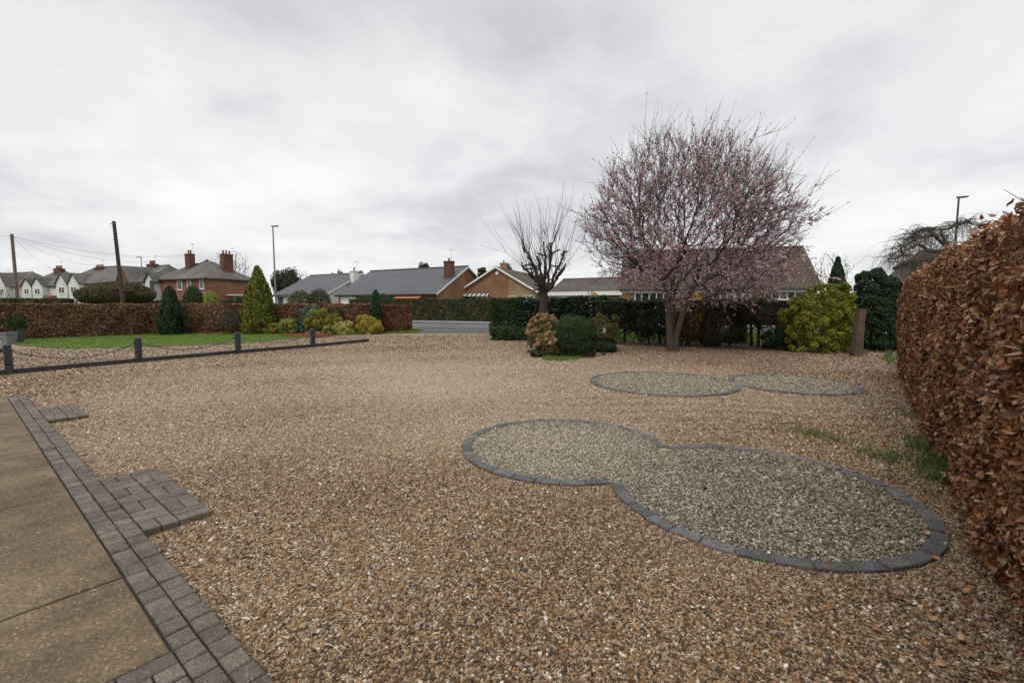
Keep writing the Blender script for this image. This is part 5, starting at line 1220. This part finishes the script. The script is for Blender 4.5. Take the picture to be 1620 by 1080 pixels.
# ------------------------------------------------------------ island bed by the drive mouth
def hydrangea(label, x0, yt, x1, dist, nh):
    h = P((x0 + x1) / 2, yt, dist)[2]; cx = ((x0 + x1) / 2 - 810) / F * dist; rx = (x1 - x0) / 2 / F * dist; base = np.array([cx, dist, 0.]); r = thing('hydrangea', label, 'shrub', base)
    p, nn = dome_pts(4500, base + [0, 0, h * .45], (rx * .9, rx * .8, h * .5), .12, 3, .22, -.8); leaves('foliage', p, nn, .065, .55, M['hydleaf'], r, .9)
    P_ = []; N_ = []
    d = rdir(nh); d[:, 2] = np.abs(d[:, 2]) * 1.1 - .15; d = norm(d)
    for k in range(nh):
        c = base + [0, 0, h * .46] + d[k] * [rx * .95, rx * .85, h * .5] * rng.uniform(.85, 1.05); q, nq = dome_pts(75, c, (.075, .075, .065), .1, 3, .2, -1); P_.append(q); N_.append(nq)
    leaves('flower_head', np.concatenate(P_), np.concatenate(N_), .05, .8, M['hydrangea'], r, .7); stems('stem', base, (rx, rx), h, r, M['bark'], 12, .01, .9)
hydrangea('taller orange brown hydrangea with dried heads on the left of the island bed', 828, 494, 892, 15.2, 60)
hydrangea('lower pale tan hydrangea in front, against the round ball shrub', 846, 522, 898, 13.9, 42)
shrub('ball_shrub', 'dense round clipped dark green ball shrub in the island bed', 'shrub', (871, 497, 946), 14.0, M['boxgreen'], 26000, .042, .5, .035, 3, thick=.10, jit=.9)
shrub('shrub', 'loose green and russet shrub behind the ball shrub and lantern', 'shrub', (922, 487, 982), 16.0, leafmat('loose_shrub_leaf', [(.045, .05, .016), (.09, .085, .025), (.14, .10, .035), (.08, .10, .03)]), 5000, .08, .5, .2, 3.4, thick=.3)
shrub('low_shrub', 'low dark ground cover shrub right of the garden lantern', 'shrub', (940, 540, 978), 15.2, M['darkgreen'], 2400, .07, .5, .1)
shrub('low_shrub', 'low green spill of plants at the front left foot of the tan hydrangea', 'shrub', (836, 551, 872), 13.8, M['hedgegreen'], 1800, .06, .5, .2)
def lantern(label, px, py, ytop):
    g = G(px, py); h = P(px, ytop, g[1])[2]; r = thing('garden_lantern', label, 'garden lantern', g); hp = h - .24; s = min(1, h / .9)
    MB().tube([g, g + UP * .05, g + UP * .06, g + UP * max(.08, hp)], [.075, .07, .022, .018], 10).build('post', M['black'], r)
    b = g + UP * max(.08, hp); m = MB(); q = [(-1, -1), (1, -1), (1, 1), (-1, 1)]
    m.hexa([b + [x_ * .035, y_ * .035, 0] for x_, y_ in q], [b + [x_ * .06, y_ * .06, .15] for x_, y_ in q]); hd = m.build('lantern_glass', M['lampglass'], r)
    f = MB()
    for x_, y_ in q: f.tube([b + [x_ * .037, y_ * .037, 0], b + [x_ * .063, y_ * .063, .15]], .007, 4)
    f.hexa([b + [x_ * .08, y_ * .08, .152] for x_, y_ in q], [b + [x_ * .02, y_ * .02, .21] for x_, y_ in q]); f.tube([b + UP * .21, b + UP * .25], [.014, .004], 6); f.build('lantern_frame', M['black'], r)
lantern('black garden lantern on a slim post right of the ball shrub', 955, 562, 514)
lantern('short black garden lantern left of the orange hydrangea', 836, 558, 541)

# leaning post and timber
a, b = P(1353.5, 562, 14.0), P(1362.5, 489, 14.0); a[2] = -.05
r = thing('timber_post', 'thick leaning old timber post before the dark holly bush', 'post', (a[0], a[1], 0)); t = nz(b - a); sx = nz(np.cross(t, (0, 1, 0))); sy = np.cross(t, sx); m = MB()
rings = []
for k in range(7):
    q = a + (b - a) * k / 6; w = .135 - .006 * k; rings.append([q + sx * w * c_ + sy * w * s_ + rng.normal(0, .006, 3) for c_, s_ in ((1, .8), (.8, 1), (-.8, 1), (-1, .8), (-1, -.8), (-.8, -1), (.8, -1), (1, -.8))])
m.poly([p for q in rings for p in q], [(i * 8 + j, i * 8 + (j + 1) % 8, i * 8 + 8 + (j + 1) % 8, i * 8 + 8 + j) for i in range(6) for j in range(8)] + [tuple(range(48, 56))]); m.build('timber', M['sleeper'], r)
p, q = G(1228, 559)[:2], G(1280, 562)[:2]; d = nz(q - p); m = MB(); m.obox((*p, -.02), (*d, 0), (-d[1], d[0], 0), UP, np.linalg.norm(q - p), .09, .08)
tag(m.build('edging_plank', M['plank'], bevel=.008), 'short pale timber plank lying on the gravel below the golden privet', 'plank')

# weeds in the gravel near the right hedge
tuf = []
for px, py, s, n, h in ((1275, 686, .16, 130, .07), (1295, 690, .12, 80, .06), (1335, 700, .12, 70, .06), (1400, 725, .18, 160, .08), (1385, 722, .1, 60, .05), (1470, 715, .12, 160, .13), (1485, 740, .12, 200, .15), (1500, 765, .10, 160, .15), (1460, 700, .12, 110, .10), (1215, 680, .10, 35, .04), (1160, 700, .08, 25, .04), (1415, 760, .1, 50, .05), (1450, 660, .15, 90, .09), (1230, 668, .1, 30, .04), (885, 690, .1, 30, .03)):
    g = G(px, py); q = np.c_[g[0] + rng.normal(0, s, n), g[1] + rng.normal(0, s, n), np.zeros(n)]; tuf.append((q, h))
V = []
for q, h in tuf:
    n = len(q); a = rng.uniform(0, 6.28, n); s = np.c_[np.cos(a), np.sin(a), 0 * a] * .0045; hh = h * rng.uniform(.5, 1.4, (n, 1)); md = q + np.c_[rng.normal(0, .3, (n, 2)), np.ones(n)] * hh * .6; tp = md + np.c_[rng.normal(0, .7, (n, 2)), np.full(n, .45)] * hh * .7
    V.append(np.stack([q - s, q + s, md + s * .8, md - s * .8, tp], 1).reshape(-1, 3))
V = np.concatenate(V); bi = (np.arange(len(V) // 5) * 5)[:, None]
tag(fast_mesh('weeds', V, tris=bi + [3, 2, 4], quads=bi + [0, 1, 2, 3], mat=M['weed']), 'scattered green weeds sprouting in the gravel by the right hedge', 'weeds', kind='stuff')

# dry beech leaves that have dropped along the foot of the right hedge
n = 700; t = rng.uniform(0, 12, n); dd_ = rng.exponential(.28, n) - .25; q = HA + HD * t[:, None] - HN * dd_[:, None]; q = np.c_[q, np.full(n, .022)]
tag(leaves('fallen_leaves', q, np.tile([0, 0, 1.], (n, 1)), .05, .55, M['beech'], None, .5, True, curl=.6), 'dry brown beech leaves lying on the gravel along the right hedge', 'fallen leaves', kind='stuff')
